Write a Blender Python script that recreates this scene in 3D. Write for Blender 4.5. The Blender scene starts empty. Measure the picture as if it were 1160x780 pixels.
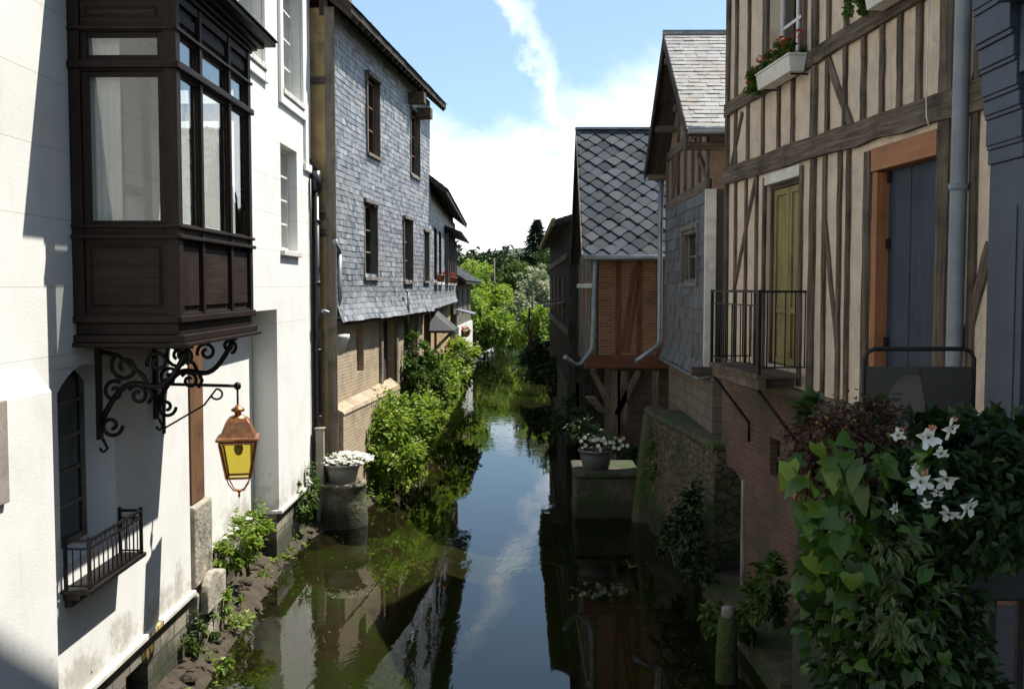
import bpy, bmesh, math, random
from mathutils import Vector, Matrix, Euler, noise
R = math.radians
sc = bpy.context.scene
COL = sc.collection

# ------------------------------------------------------------------ camera, sky, sun, exposure
WATER = -4.3                      # water level; the eye is at z = 0
PITCH, YAW = 3.207, 0.495
cam_d = bpy.data.cameras.new('camera'); cam = bpy.data.objects.new('camera', cam_d); COL.objects.link(cam)
cam_d.sensor_width = 36.0; cam_d.lens = 36.0; cam_d.clip_start = 0.05; cam_d.clip_end = 5000
cam.location = (0, 0, 0); cam.rotation_euler = (R(90 - PITCH), 0, R(YAW))
sc.camera = cam
SUN = Vector((0.90, 0.47, 1.75)).normalized()
elev = math.asin(SUN.z); azim = math.atan2(SUN.x, SUN.y)
sun_d = bpy.data.lights.new('sun', 'SUN'); sun_d.energy = 5.0; sun_d.angle = R(0.5); sun_d.color = (1, .955, .88)
sun = bpy.data.objects.new('sun', sun_d); COL.objects.link(sun)
sun.location = (20, 10, 40); sun.rotation_euler = (-SUN).to_track_quat('-Z', 'Y').to_euler()
world = bpy.data.worlds.new('World'); sc.world = world; world.use_nodes = True
def build_world():
    nt = world.node_tree; N = nt.nodes; L = nt.links; N.clear()
    out = N.new('ShaderNodeOutputWorld'); bg = N.new('ShaderNodeBackground'); bg.inputs[1].default_value = 0.07
    sky = N.new('ShaderNodeTexSky'); sky.sky_type = 'NISHITA'; sky.sun_disc = False
    sky.sun_elevation = elev; sky.sun_rotation = azim; sky.air_density = 1.0; sky.dust_density = .9; sky.ozone_density = .7
    tc = N.new('ShaderNodeTexCoord'); sep = N.new('ShaderNodeSeparateXYZ'); L.new(tc.outputs['Generated'], sep.inputs[0])
    def math_(op, a, b=None, c=None, clamp=False):
        m = N.new('ShaderNodeMath'); m.operation = op; m.use_clamp = clamp
        for i, v in enumerate((a, b, c)):
            if v is None: continue
            if isinstance(v, (int, float)): m.inputs[i].default_value = v
            else: L.new(v, m.inputs[i])
        return m.outputs[0]
    zz = math_('ADD', math_('MAXIMUM', sep.outputs[2], 0.0), .16)
    px = math_('DIVIDE', sep.outputs[0], zz); py = math_('DIVIDE', sep.outputs[1], zz)
    comb = N.new('ShaderNodeCombineXYZ'); L.new(px, comb.inputs[0]); L.new(py, comb.inputs[1])
    mp = N.new('ShaderNodeMapping'); L.new(comb.outputs[0], mp.inputs[0])
    mp.inputs['Location'].default_value = (1.35, .4, 0); mp.inputs['Rotation'].default_value = (0, 0, R(20)); mp.inputs['Scale'].default_value = (1.7, .62, 1)
    nz = N.new('ShaderNodeTexNoise'); nz.inputs['Scale'].default_value = 1.0; nz.inputs['Detail'].default_value = 9
    nz.inputs['Roughness'].default_value = .56; nz.inputs['Distortion'].default_value = .55; L.new(mp.outputs[0], nz.inputs['Vector'])
    low = N.new('ShaderNodeMapRange'); low.interpolation_type = 'SMOOTHSTEP'
    low.inputs[1].default_value = .25; low.inputs[2].default_value = .05; low.inputs[3].default_value = -.06; low.inputs[4].default_value = .31
    L.new(sep.outputs[2], low.inputs[0])
    den = math_('ADD', nz.outputs[0], low.outputs[0])
    ramp = N.new('ShaderNodeMapRange'); ramp.interpolation_type = 'SMOOTHSTEP'
    ramp.inputs[1].default_value = .49; ramp.inputs[2].default_value = .72; ramp.inputs[3].default_value = .17; L.new(den, ramp.inputs[0])
    high = N.new('ShaderNodeMapRange'); high.interpolation_type = 'SMOOTHSTEP'; high.inputs[1].default_value = .45; high.inputs[2].default_value = .8
    high.inputs[3].default_value = 1; high.inputs[4].default_value = .15; L.new(sep.outputs[2], high.inputs[0])
    # one long diagonal wisp of high cloud
    yy = math_('MAXIMUM', sep.outputs[1], .05); uu = math_('DIVIDE', sep.outputs[0], yy); ww = math_('DIVIDE', sep.outputs[2], yy)
    n2 = N.new('ShaderNodeTexNoise'); n2.inputs['Scale'].default_value = 9; n2.inputs['Detail'].default_value = 8; n2.inputs['Roughness'].default_value = .65; L.new(tc.outputs['Generated'], n2.inputs['Vector'])
    line = math_('ADD', math_('MULTIPLY_ADD', math_('SUBTRACT', ww, .255), .5, uu), math_('MULTIPLY', math_('SUBTRACT', n2.outputs[0], .5), .16))
    wisp = N.new('ShaderNodeMapRange'); wisp.interpolation_type = 'SMOOTHSTEP'; wisp.inputs[1].default_value = .034; wisp.inputs[2].default_value = -.006; wisp.inputs[3].default_value = 0; wisp.inputs[4].default_value = 1.0
    L.new(math_('ABSOLUTE', line), wisp.inputs[0])
    wfade = N.new('ShaderNodeMapRange'); wfade.interpolation_type = 'SMOOTHSTEP'; wfade.inputs[1].default_value = .42; wfade.inputs[2].default_value = .30; L.new(ww, wfade.inputs[0])
    wmask = math_('MULTIPLY', math_('MULTIPLY', wisp.outputs[0], wfade.outputs[0]), math_('MULTIPLY_ADD', n2.outputs[0], 2.6, -.62, clamp=True), clamp=True)
    tint = N.new('ShaderNodeMix'); tint.data_type = 'RGBA'; tint.blend_type = 'MULTIPLY'; tint.inputs[0].default_value = 1; L.new(sky.outputs[0], tint.inputs[6]); tint.inputs[7].default_value = (.92, 1.30, 1.45, 1)
    mix = N.new('ShaderNodeMix'); mix.data_type = 'RGBA'; L.new(math_('MAXIMUM', math_('MULTIPLY', ramp.outputs[0], high.outputs[0]), wmask), mix.inputs[0]); L.new(tint.outputs[2], mix.inputs[6])
    mix.inputs[7].default_value = (12.4, 13.0, 13.4, 1)
    L.new(mix.outputs[2], bg.inputs[0]); L.new(bg.outputs[0], out.inputs[0])
build_world()
vs = sc.view_settings; sc.display_settings.display_device = 'sRGB'
vs.view_transform = 'Standard'; vs.look = 'None'; vs.exposure = 0.72; vs.gamma = 1.0; vs.use_curve_mapping = False
sc.cycles.max_bounces = 8; sc.cycles.transparent_max_bounces = 16; sc.cycles.caustics_reflective = False; sc.cycles.caustics_refractive = False
sc.cycles.use_denoising = True; sc.cycles.sample_clamp_indirect = 6

# ------------------------------------------------------------------ surveying: rays through the photograph, met with real planes
ROT = cam.rotation_euler.to_matrix()
def ray(px, py): return ROT @ Vector(((px - 580) / 1160, -(py - 390) / 1160, -1))
def on_y(px, py, Y): d = ray(px, py); return d * (Y / d.y)
def on_x(px, py, X): d = ray(px, py); return d * (X / d.x)
def on_z(px, py, Z): d = ray(px, py); return d * (Z / d.z)

class Frame:
    """a wall plane: u runs along it, o stands out of it, z is up"""
    def __init__(s, p0, p1, out):
        s.p = Vector((p0[0], p0[1], 0)); d = Vector((p1[0] - p0[0], p1[1] - p0[1], 0)); s.len = d.length; s.d = d.normalized()
        n = Vector((s.d.y, -s.d.x, 0)); s.n = n if n.dot(Vector((out[0], out[1], 0))) > 0 else -n
    def __call__(s, u, o, z): v = s.p + s.d * u + s.n * o; return Vector((v.x, v.y, z))
    def px(s, x, y, o=0.0):
        d = ray(x, y); p = s.p + s.n * o; t = p.dot(s.n) / d.dot(s.n); q = d * t
        return (q - s.p).dot(s.d), q.z
WORLD = lambda u, o, z: Vector((u, o, z))

rnd = random.Random(11)
class MB:
    """collects shapes for ONE mesh object"""
    def __init__(s, frame=WORLD, grain=False, seed=0):
        s.f = frame; s.v = []; s.fc = []; s.uv = []; s.tone = []; s.sm = []; s.grain = grain; s.r = random.Random(seed)
    def face(s, pts, uv=None, tone=None, local=True, smooth=False):
        """pts in local (u,o,z)"""
        pts = [Vector(p) for p in pts]
        if uv is None: uv = s.boxuv(pts)
        i = len(s.v)
        s.v += [s.f(*p) if local else p for p in pts]
        s.fc.append(list(range(i, i + len(pts)))); s.uv.append(uv); s.tone.append(s.r.random() if tone is None else tone); s.sm.append(smooth)
    def boxuv(s, pts):
        n = Vector((0, 0, 0))
        for k in range(1, len(pts) - 1): n += (pts[k] - pts[0]).cross(pts[k + 1] - pts[0])
        a = [abs(n.x), abs(n.y), abs(n.z)]; m = a.index(max(a))
        if m == 0: return [(p.y, p.z) for p in pts]
        if m == 1: return [(p.x, p.z) for p in pts]
        return [(p.x, p.y) for p in pts]
    def hexa(s, b, t, tone=None):
        """b, t: four bottom and four top corners, same order"""
        tone = s.r.random() if tone is None else tone
        fs = [[b[3], b[2], b[1], b[0]], t] + [[b[i], b[(i + 1) % 4], t[(i + 1) % 4], t[i]] for i in range(4)]
        for f in fs:
            uv = None
            if s.grain:
                P = [Vector(p) for p in b + t]; ex = [max(p[k] for p in P) - min(p[k] for p in P) for k in range(3)]; L = ex.index(max(ex))
                oth = [k for k in range(3) if k != L]; uv = [(p[oth[0]] + p[oth[1]], p[L]) for p in [Vector(q) for q in f]]
            s.face(f, uv, tone)
    def box(s, u0, u1, o0, o1, z0, z1, tone=None):
        s.hexa([(u0, o0, z0), (u1, o0, z0), (u1, o1, z0), (u0, o1, z0)], [(u0, o0, z1), (u1, o0, z1), (u1, o1, z1), (u0, o1, z1)], tone)
        return s
    def bar(s, a, b, w, t, side=(0, 1, 0), seg=1, wob=0.0, crook=0.0):
        """square bar from a to b; w across, t along side"""
        a = Vector(a); b = Vector(b); d = (b - a); L = d.length; d = d / L; sd = Vector(side); sd = (sd - d * sd.dot(d)).normalized(); x = d.cross(sd)
        rings = []
        for i in range(seg + 1):
            c = a.lerp(b, i / seg) + (x * s.r.uniform(-crook, crook) if 0 < i < seg else x * 0); j = lambda: 1 + s.r.uniform(-wob, wob) if wob else 1
            l = w / 2 * j(); r = w / 2 * j()
            rings.append([c - x * l - sd * t / 2, c + x * r - sd * t / 2, c + x * r + sd * t / 2, c - x * l + sd * t / 2])
        q = [0, w, w + t, 2 * w + t, 2 * w + 2 * t]; off = s.r.random() * 5
        for i in range(seg):
            for k in range(4):
                k2 = (k + 1) % 4
                s.face([rings[i][k], rings[i][k2], rings[i + 1][k2], rings[i + 1][k]],
                       [(q[k] + off, L * i / seg), (q[k + 1] + off, L * i / seg), (q[k + 1] + off, L * (i + 1) / seg), (q[k] + off, L * (i + 1) / seg)], .5)
        s.face(rings[0][::-1], tone=.5); s.face(rings[-1], tone=.5)
        return s
    def tube(s, path, r, n=8, caps=True, taper=None):
        path = [Vector(p) for p in path]; rings = []; ln = 0; lens = []
        ref = None
        for i, p in enumerate(path):
            d = (path[min(i + 1, len(path) - 1)] - path[max(i - 1, 0)]).normalized()
            if ref is None: ref = Vector((0, 0, 1)) if abs(d.z) < .9 else Vector((1, 0, 0))
            x = (ref - d * ref.dot(d)).normalized(); ref = x; y = d.cross(x)
            rr = r if taper is None else r + (taper - r) * i / (len(path) - 1)
            if callable(r): rr = r(i / (len(path) - 1))
            rings.append([p + (x * math.cos(2 * math.pi * k / n) + y * math.sin(2 * math.pi * k / n)) * rr for k in range(n)])
            if i: ln += (p - path[i - 1]).length
            lens.append(ln)
        for i in range(len(path) - 1):
            for k in range(n):
                k2 = (k + 1) % n
                s.face([rings[i][k], rings[i][k2], rings[i + 1][k2], rings[i + 1][k]],
                       [(k / n, lens[i]), ((k + 1) / n, lens[i]), ((k + 1) / n, lens[i + 1]), (k / n, lens[i + 1])], .5, smooth=True)
        if caps: s.face(rings[0][::-1], tone=.5); s.face(rings[-1], tone=.5)
        return s
    def lathe(s, c, prof, n=20, sq=None, smooth=True):
        """prof: (radius, z) pairs; n=4 gives a square section"""
        c = Vector(c); ph = math.pi / 4 if n == 4 else 0
        rings = [[c + Vector((math.cos(ph + 2 * math.pi * k / n) * r, math.sin(ph + 2 * math.pi * k / n) * r, z)) for k in range(n)] for r, z in prof]
        for i in range(len(prof) - 1):
            for k in range(n):
                k2 = (k + 1) % n; R_ = max(prof[i][0], .01) * 2 * math.pi
                s.face([rings[i][k], rings[i][k2], rings[i + 1][k2], rings[i + 1][k]],
                       [(k / n * R_, prof[i][1]), ((k + 1) / n * R_, prof[i][1]), ((k + 1) / n * R_, prof[i + 1][1]), (k / n * R_, prof[i + 1][1])], .5, smooth=smooth and n > 4)
        s.face(rings[0][::-1], tone=.5); s.face(rings[-1], tone=.5)
        return s
    def prism(s, poly, o0, o1, tone=None):
        """poly in (u,z), pushed from o0 to o1"""
        s.face([(u, o1, z) for u, z in poly], tone=tone); s.face([(u, o0, z) for u, z in poly][::-1], tone=tone)
        for i in range(len(poly)):
            a = poly[i]; b = poly[(i + 1) % len(poly)]
            s.face([(a[0], o0, a[1]), (b[0], o0, b[1]), (b[0], o1, b[1]), (a[0], o1, a[1])], tone=tone)
        return s
    def panel(s, u0, u1, z0, z1, holes=(), o1=0.0, o0=-.3):
        """a wall slab with rectangular openings and their reveals"""
        us = sorted({u0, u1} | {c for h in holes for c in (h[0], h[1]) if u0 < c < u1}); zs = sorted({z0, z1} | {c for h in holes for c in (h[2], h[3]) if z0 < c < z1})
        solid = lambda i, j: 0 <= i < len(us) - 1 and 0 <= j < len(zs) - 1 and not any(
            h[0] < (us[i] + us[i + 1]) / 2 < h[1] and h[2] < (zs[j] + zs[j + 1]) / 2 < h[3] for h in holes)
        for i in range(len(us) - 1):
            for j in range(len(zs) - 1):
                if not solid(i, j): continue
                a, b, c, d = us[i], us[i + 1], zs[j], zs[j + 1]
                s.face([(a, o1, c), (b, o1, c), (b, o1, d), (a, o1, d)], tone=.5); s.face([(a, o0, d), (b, o0, d), (b, o0, c), (a, o0, c)], tone=.5)
                if not solid(i - 1, j): s.face([(a, o0, c), (a, o1, c), (a, o1, d), (a, o0, d)], tone=.5)
                if not solid(i + 1, j): s.face([(b, o1, c), (b, o0, c), (b, o0, d), (b, o1, d)], tone=.5)
                if not solid(i, j - 1): s.face([(a, o0, c), (b, o0, c), (b, o1, c), (a, o1, c)], tone=.5)
                if not solid(i, j + 1): s.face([(a, o1, d), (b, o1, d), (b, o0, d), (a, o0, d)], tone=.5)
        return s
    def slates(s, m, a0, a1, b0, b1, w, h, holes=(), t=.012, jit=.25, keep=None, uneven=.12):
        """overlapping slates on a surface m(a, b, out); b is up the surface"""
        rows = int(math.ceil((b1 - b0) / h))
        for j in range(rows):
            zb = b0 + j * h; zt = min(zb + h * 1.25, b1 + .02); zm = zb + h * .5
            cuts = sorted([(x[0], x[1]) for x in holes if x[2] < zm < x[3]]); iv = []; cur = a0
            for c in cuts:
                if c[0] > cur: iv.append((cur, c[0]))
                cur = max(cur, c[1])
            if cur < a1: iv.append((cur, a1))
            for (x0, x1) in iv:
                x = x0 - (w * .5 if j % 2 else 0) - s.r.random() * w * .2
                while x < x1:
                    ww = w * (1 + s.r.uniform(-jit, jit)); p = max(x, x0); q = min(x + ww - .004, x1); x += ww
                    if q - p < .015: continue
                    if keep and not keep((p + q) / 2, zm): continue
                    dz = s.r.uniform(-uneven, uneven) * h * .6; tt = t * s.r.uniform(.75, 1.5); k = s.r.uniform(-.003, .003); tn = s.r.random()
                    A = [m(p, zb + dz, .001), m(q, zb + dz, .001), m(q, zt, 0.0005), m(p, zt, 0.0005)]
                    B = [m(p, zb + dz, tt + k), m(q, zb + dz, tt - k), m(q, zt, .004), m(p, zt, .004)]
                    uv = [(p, zb), (q, zb), (q, zt), (p, zt)]
                    s.face(B, uv, tn, local=False)
                    for e in ((0, 1), (1, 2), (3, 0)): s.face([A[e[0]], A[e[1]], B[e[1]], B[e[0]]], None, tn, local=False)
        return s
    def leaf(s, c, d, up, l, w, tone, fold=.25, heart=False):
        d = d.normalized(); x = d.cross(up)
        if x.length < 1e-3: x = d.cross(Vector((.3, .8, .1)))
        x.normalize(); n = x.cross(d)
        if heart == 'petal':
            P = [(0, 0), (.26, .3), (.44, .68), (.28, .96), (-.28, .96), (-.44, .68), (-.26, .3)]
            pts = [c + x * (a * w) + d * (b * l) + n * (abs(a) * w * fold) - n * (b * b * l * .15) for a, b in P]
            s.face(pts, [(0, 0)] * 7, tone, local=False)
        elif heart:
            rows = ((0, .40), (.2, .52), (.45, .43), (.72, .24), (1, 0)); cv = fold * 1.2; wv = s.r.uniform(-.12, .12); G = []
            for b, hw in rows:
                G.append([c + x * (a * hw * w) + d * ((b - (.17 * abs(a) if b == 0 else .04 * abs(a))) * l) + n * ((abs(a) ** .8 * cv * hw - .30 * b * b - .22 * a * a * hw + wv * a * b) * w) for a in (-1, -.5, 0, .5, 1)])
            for q in range(4):
                for k in range(4):
                    P_ = [G[q][k], G[q][k + 1], G[q + 1][k + 1], G[q + 1][k]] if q < 3 else [G[q][k], G[q][k + 1], G[4][2]]
                    s.face(P_, [(0, 0)] * len(P_), tone, local=False, smooth=True)
        else:
            m = c + d * (l * .45); tip = c + d * l - n * (l * .12)
            a = m + x * (w / 2) + n * (w * fold); b = m - x * (w / 2) + n * (w * fold)
            s.face([c, a, tip], [(0, 0)] * 3, tone, local=False); s.face([c, tip, b], [(0, 0)] * 3, tone, local=False)
    def build(s, name, mat, parent=None, loc=None, bevel=0.0, smooth=False, recalc=True):
        off = Vector((0, 0, 0))
        if parent is not None:
            p = parent
            while p.parent is not None: p = p.parent
            off = p.location.copy()
        elif loc is not None: off = Vector(loc)
        me = bpy.data.meshes.new(name); me.from_pydata([tuple(v - off) for v in s.v], [], s.fc)
        uvl = me.uv_layers.new(name='UVMap'); flat = [c for f in s.uv for uv in f for c in uv]; uvl.data.foreach_set('uv', flat)
        at = me.attributes.new('tone', 'FLOAT', 'FACE'); at.data.foreach_set('value', s.tone)
        me.polygons.foreach_set('use_smooth', [bool(x or smooth) for x in s.sm])
        bm = bmesh.new(); bm.from_mesh(me); bmesh.ops.remove_doubles(bm, verts=bm.verts, dist=.0002)
        if recalc: bmesh.ops.recalc_face_normals(bm, faces=bm.faces)
        bm.to_mesh(me); bm.free()
        if isinstance(mat, (list, tuple)):
            for m_ in mat: me.materials.append(m_)
        else: me.materials.append(mat)
        o = bpy.data.objects.new(name, me); COL.objects.link(o)
        if parent is not None: o.parent = parent
        elif loc is not None: o.location = off
        if bevel:
            b = o.modifiers.new('bevel', 'BEVEL'); b.width = bevel; b.segments = 2; b.limit_method = 'ANGLE'; b.angle_limit = R(40)
        return o

def tag(o, label=None, cat=None, group=None, kind=None):
    if label: o['label'] = label
    if cat: o['category'] = cat
    if group: o['group'] = group
    if kind: o['kind'] = kind
    return o
def thing(name, label, cat, loc, group=None):
    e = bpy.data.objects.new(name, None); COL.objects.link(e); e.location = loc; e.empty_display_size = .2
    return tag(e, label, cat, group)

# ------------------------------------------------------------------ materials
def nmat(name):
    m = bpy.data.materials.new(name); m.use_nodes = True; nt = m.node_tree
    return m, nt, nt.nodes, nt.links, nt.nodes['Principled BSDF']
def c4(c): return (c[0], c[1], c[2], 1)
def coords(N, L, kind, scale=(1, 1, 1), rand=True):
    tc = N.new('ShaderNodeTexCoord'); src = tc.outputs['UV'] if kind == 'UV' else tc.outputs['Object']
    mp = N.new('ShaderNodeMapping'); mp.inputs['Scale'].default_value = scale
    if rand:
        oi = N.new('ShaderNodeObjectInfo'); mul = N.new('ShaderNodeMath'); mul.operation = 'MULTIPLY'; mul.inputs[1].default_value = 37.0
        L.new(oi.outputs['Random'], mul.inputs[0]); ad = N.new('ShaderNodeVectorMath'); ad.operation = 'ADD'; L.new(src, ad.inputs[0]); L.new(mul.outputs[0], ad.inputs[1]); src = ad.outputs[0]
    L.new(src, mp.inputs[0]); return mp.outputs[0]
def noise_(N, L, vec, scale, detail=5, rough=.6, dist=0):
    n = N.new('ShaderNodeTexNoise'); n.inputs['Scale'].default_value = scale; n.inputs['Detail'].default_value = detail
    n.inputs['Roughness'].default_value = rough; n.inputs['Distortion'].default_value = dist; L.new(vec, n.inputs['Vector']); return n.outputs[0]
def rng(N, L, v, a, b, c=0, d=1):
    m = N.new('ShaderNodeMapRange'); m.interpolation_type = 'SMOOTHSTEP'
    for i, x in enumerate((a, b, c, d)): m.inputs[i + 1].default_value = x
    L.new(v, m.inputs[0]); return m.outputs[0]
def mixc(N, L, f, a, b, mode='MIX'):
    m = N.new('ShaderNodeMix'); m.data_type = 'RGBA'; m.blend_type = mode
    if isinstance(f, (int, float)): m.inputs[0].default_value = f
    else: L.new(f, m.inputs[0])
    for i, x in ((6, a), (7, b)):
        if isinstance(x, (tuple, list)): m.inputs[i].default_value = c4(x)
        else: L.new(x, m.inputs[i])
    return m.outputs[2]
def bump_(N, L, P, h, strength, dist=.02):
    b = N.new('ShaderNodeBump'); b.inputs['Strength'].default_value = strength; b.inputs['Distance'].default_value = dist
    L.new(h, b.inputs['Height']); L.new(b.outputs[0], P.inputs['Normal'])
def tide(N, L, col, h=.34):
    o = N.new('ShaderNodeTexCoord'); sp = N.new('ShaderNodeSeparateXYZ'); L.new(o.outputs['Object'], sp.inputs[0])
    ad = N.new('ShaderNodeMath'); ad.operation = 'MULTIPLY_ADD'; ad.inputs[1].default_value = -.5; L.new(noise_(N, L, o.outputs['Object'], 2.6, 7, .7), ad.inputs[0]); L.new(sp.outputs[2], ad.inputs[2])
    return mixc(N, L, rng(N, L, ad.outputs[0], h - .42, h - .16, .85, 0), col, (.028, .034, .014))
def plain(name, c1, c2, scale=3, rough=.8, bump=.2, bscale=40, metallic=0, lo=.35, hi=.65, dist=.01, stretch=(1, 1, 1), c3=None, s3=1.0, t3=(.55, .7), wet=False):
    m, nt, N, L, P = nmat(name); v = coords(N, L, 'Obj', stretch)
    col = mixc(N, L, rng(N, L, noise_(N, L, v, scale, 8, .65), lo, hi), c1, c2)
    if c3: col = mixc(N, L, rng(N, L, noise_(N, L, v, s3, 9, .7), t3[0], t3[1]), col, c3)
    if wet: col = tide(N, L, col)
    L.new(col, P.inputs['Base Color']); P.inputs['Roughness'].default_value = rough; P.inputs['Metallic'].default_value = metallic
    if bump: bump_(N, L, P, noise_(N, L, v, bscale, 6, .6), bump, dist)
    return m
def wood(name, c1, c2, rough=.7, bump=.4, c3=None, sc_=1.0, spec=.3):
    m, nt, N, L, P = nmat(name); v = coords(N, L, 'UV', (22 * sc_, 1.3 * sc_, 1))
    g = noise_(N, L, v, 1.0, 8, .65, .4); v2 = coords(N, L, 'Obj', (1, 1, 1)); big = noise_(N, L, v2, 2.2, 5, .6)
    col = mixc(N, L, rng(N, L, g, .3, .7), c1, c2); col = mixc(N, L, rng(N, L, big, .45, .75), col, c3 if c3 else tuple(x * .55 for x in c1))
    L.new(col, P.inputs['Base Color']); P.inputs['Roughness'].default_value = rough; P.inputs['Specular IOR Level'].default_value = spec
    if bump: bump_(N, L, P, g, bump, .012)
    return m
def brick(name, c1, c2, mort, bw=.22, bh=.065, ms=.012, rough=.9, bump=.7, dirt=(.05, .045, .035), dk=(.5, .72), c3=None, wet=False):
    m, nt, N, L, P = nmat(name); v = coords(N, L, 'UV', (1, 1, 1), rand=False)
    vn = noise_(N, L, v, 6, 4, .6); wob = N.new('ShaderNodeVectorMath'); wob.operation = 'MULTIPLY_ADD'
    comb = N.new('ShaderNodeCombineXYZ'); L.new(vn, comb.inputs[0]); L.new(vn, comb.inputs[1]); wob.inputs[1].default_value = (.012, .012, 0)
    L.new(comb.outputs[0], wob.inputs[0]); L.new(v, wob.inputs[2])
    b = N.new('ShaderNodeTexBrick'); b.inputs['Scale'].default_value = 1; b.inputs['Brick Width'].default_value = bw; b.inputs['Row Height'].default_value = bh
    b.inputs['Mortar Size'].default_value = ms; b.inputs['Mortar Smooth'].default_value = .3; b.inputs['Bias'].default_value = 0
    b.inputs['Color1'].default_value = c4(c1); b.inputs['Color2'].default_value = c4(c2); b.inputs['Mortar'].default_value = c4(mort); L.new(wob.outputs[0], b.inputs['Vector'])
    col = mixc(N, L, rng(N, L, noise_(N, L, v, 1.1, 8, .7), dk[0], dk[1], 0, .85), b.outputs['Color'], dirt)
    if c3: col = mixc(N, L, rng(N, L, noise_(N, L, v, .55, 8, .75), .5, .66), col, c3)
    col = mixc(N, L, .45, col, mixc(N, L, noise_(N, L, v, 18, 5, .7), (.25, .25, .25), (1, 1, 1)), 'MULTIPLY')
    if wet: col = tide(N, L, col, .5)
    L.new(col, P.inputs['Base Color']); P.inputs['Roughness'].default_value = rough
    inv = N.new('ShaderNodeMath'); inv.operation = 'SUBTRACT'; inv.inputs[0].default_value = 1; L.new(b.outputs['Fac'], inv.inputs[1])
    ad = N.new('ShaderNodeMath'); ad.operation = 'MULTIPLY_ADD'; ad.inputs[1].default_value = .5; L.new(noise_(N, L, v, 35, 6, .7), ad.inputs[0]); L.new(inv.outputs[0], ad.inputs[2])
    bump_(N, L, P, ad.outputs[0], bump, .02)
    return m
def toned(name, cols, rough=.75, trans=0.0, bump=0, spec=.3, stain=None):
    m, nt, N, L, P = nmat(name); at = N.new('ShaderNodeAttribute'); at.attribute_name = 'tone'
    r = N.new('ShaderNodeValToRGB'); el = r.color_ramp.elements
    while len(el) < len(cols): el.new(.5)
    for i, c in enumerate(cols): el[i].position = i / (len(cols) - 1); el[i].color = c4(c)
    L.new(at.outputs['Fac'], r.inputs[0]); col = r.outputs[0]; v = coords(N, L, 'Obj')
    if stain: col = mixc(N, L, rng(N, L, noise_(N, L, v, stain[1], 8, .7), stain[2], stain[3]), col, stain[0])
    if not trans: col = mixc(N, L, .5, col, mixc(N, L, noise_(N, L, v, 9, 6, .7), (.45, .45, .45), (1, 1, 1)), 'MULTIPLY')
    L.new(col, P.inputs['Base Color']); P.inputs['Roughness'].default_value = rough; P.inputs['Specular IOR Level'].default_value = spec
    if bump: bump_(N, L, P, noise_(N, L, v, 60, 5, .6), bump, .01)
    if trans:
        out = N['Material Output']; tr = N.new('ShaderNodeBsdfTranslucent'); L.new(mixc(N, L, .5, col, (1, 1, .25), 'MULTIPLY'), tr.inputs[0])
        tr2 = N.new('ShaderNodeMixShader'); tr2.inputs[0].default_value = trans; L.new(P.outputs[0], tr2.inputs[1]); L.new(tr.outputs[0], tr2.inputs[2]); L.new(tr2.outputs[0], out.inputs[0])
    return m
def render_wall(name, base, joint=None, jw=0, jh=0, stain=(.5, .47, .4)):
    m, nt, N, L, P = nmat(name); v = coords(N, L, 'UV', (1, 1, 1), rand=False)
    vs_ = coords(N, L, 'UV', (5, .55, 1), rand=False)
    col = mixc(N, L, rng(N, L, noise_(N, L, v, 1.3, 8, .65), .38, .7, 0, .45), base, tuple(x * .82 for x in base))
    col = mixc(N, L, rng(N, L, noise_(N, L, vs_, 1.0, 8, .7), .55, .8, 0, .6), col, stain)
    sp = N.new('ShaderNodeSeparateXYZ'); L.new(v, sp.inputs[0])
    damp = N.new('ShaderNodeMath'); damp.operation = 'ADD'; L.new(rng(N, L, sp.outputs[1], -3.5, -2.6, .26, 0), damp.inputs[0]); L.new(noise_(N, L, v, 2.3, 8, .75), damp.inputs[1])
    col = mixc(N, L, rng(N, L, damp.outputs[0], .62, .82, 0, .7), col, (.36, .33, .26))
    col = mixc(N, L, rng(N, L, noise_(N, L, v, .8, 9, .75, .8), .56, .66, 0, .28), col, tuple(x * .72 for x in base))
    h = noise_(N, L, v, 45, 6, .65)
    if joint:
        b = N.new('ShaderNodeTexBrick'); b.inputs['Scale'].default_value = 1; b.inputs['Brick Width'].default_value = jw; b.inputs['Row Height'].default_value = jh
        b.inputs['Mortar Size'].default_value = .0035; b.inputs['Mortar Smooth'].default_value = .4; b.inputs['Color1'].default_value = c4((1, 1, 1)); b.inputs['Color2'].default_value = c4((.96, .96, .96)); b.inputs['Mortar'].default_value = c4(joint)
        L.new(v, b.inputs['Vector']); col = mixc(N, L, rng(N, L, sp.outputs[1], -.8, -.5), col, mixc(N, L, 1.0, col, b.outputs['Color'], 'MULTIPLY'))
    L.new(col, P.inputs['Base Color']); P.inputs['Roughness'].default_value = .85; bump_(N, L, P, h, .25, .01)
    return m
def fresnel(N, L, ior):
    fr = N.new('ShaderNodeFresnel'); g = N.new('ShaderNodeNewGeometry'); m = N.new('ShaderNodeMapRange'); L.new(g.outputs['Backfacing'], m.inputs[0])
    m.inputs[3].default_value = ior; m.inputs[4].default_value = 1 / ior; L.new(m.outputs[0], fr.inputs[0]); return fr
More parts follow.
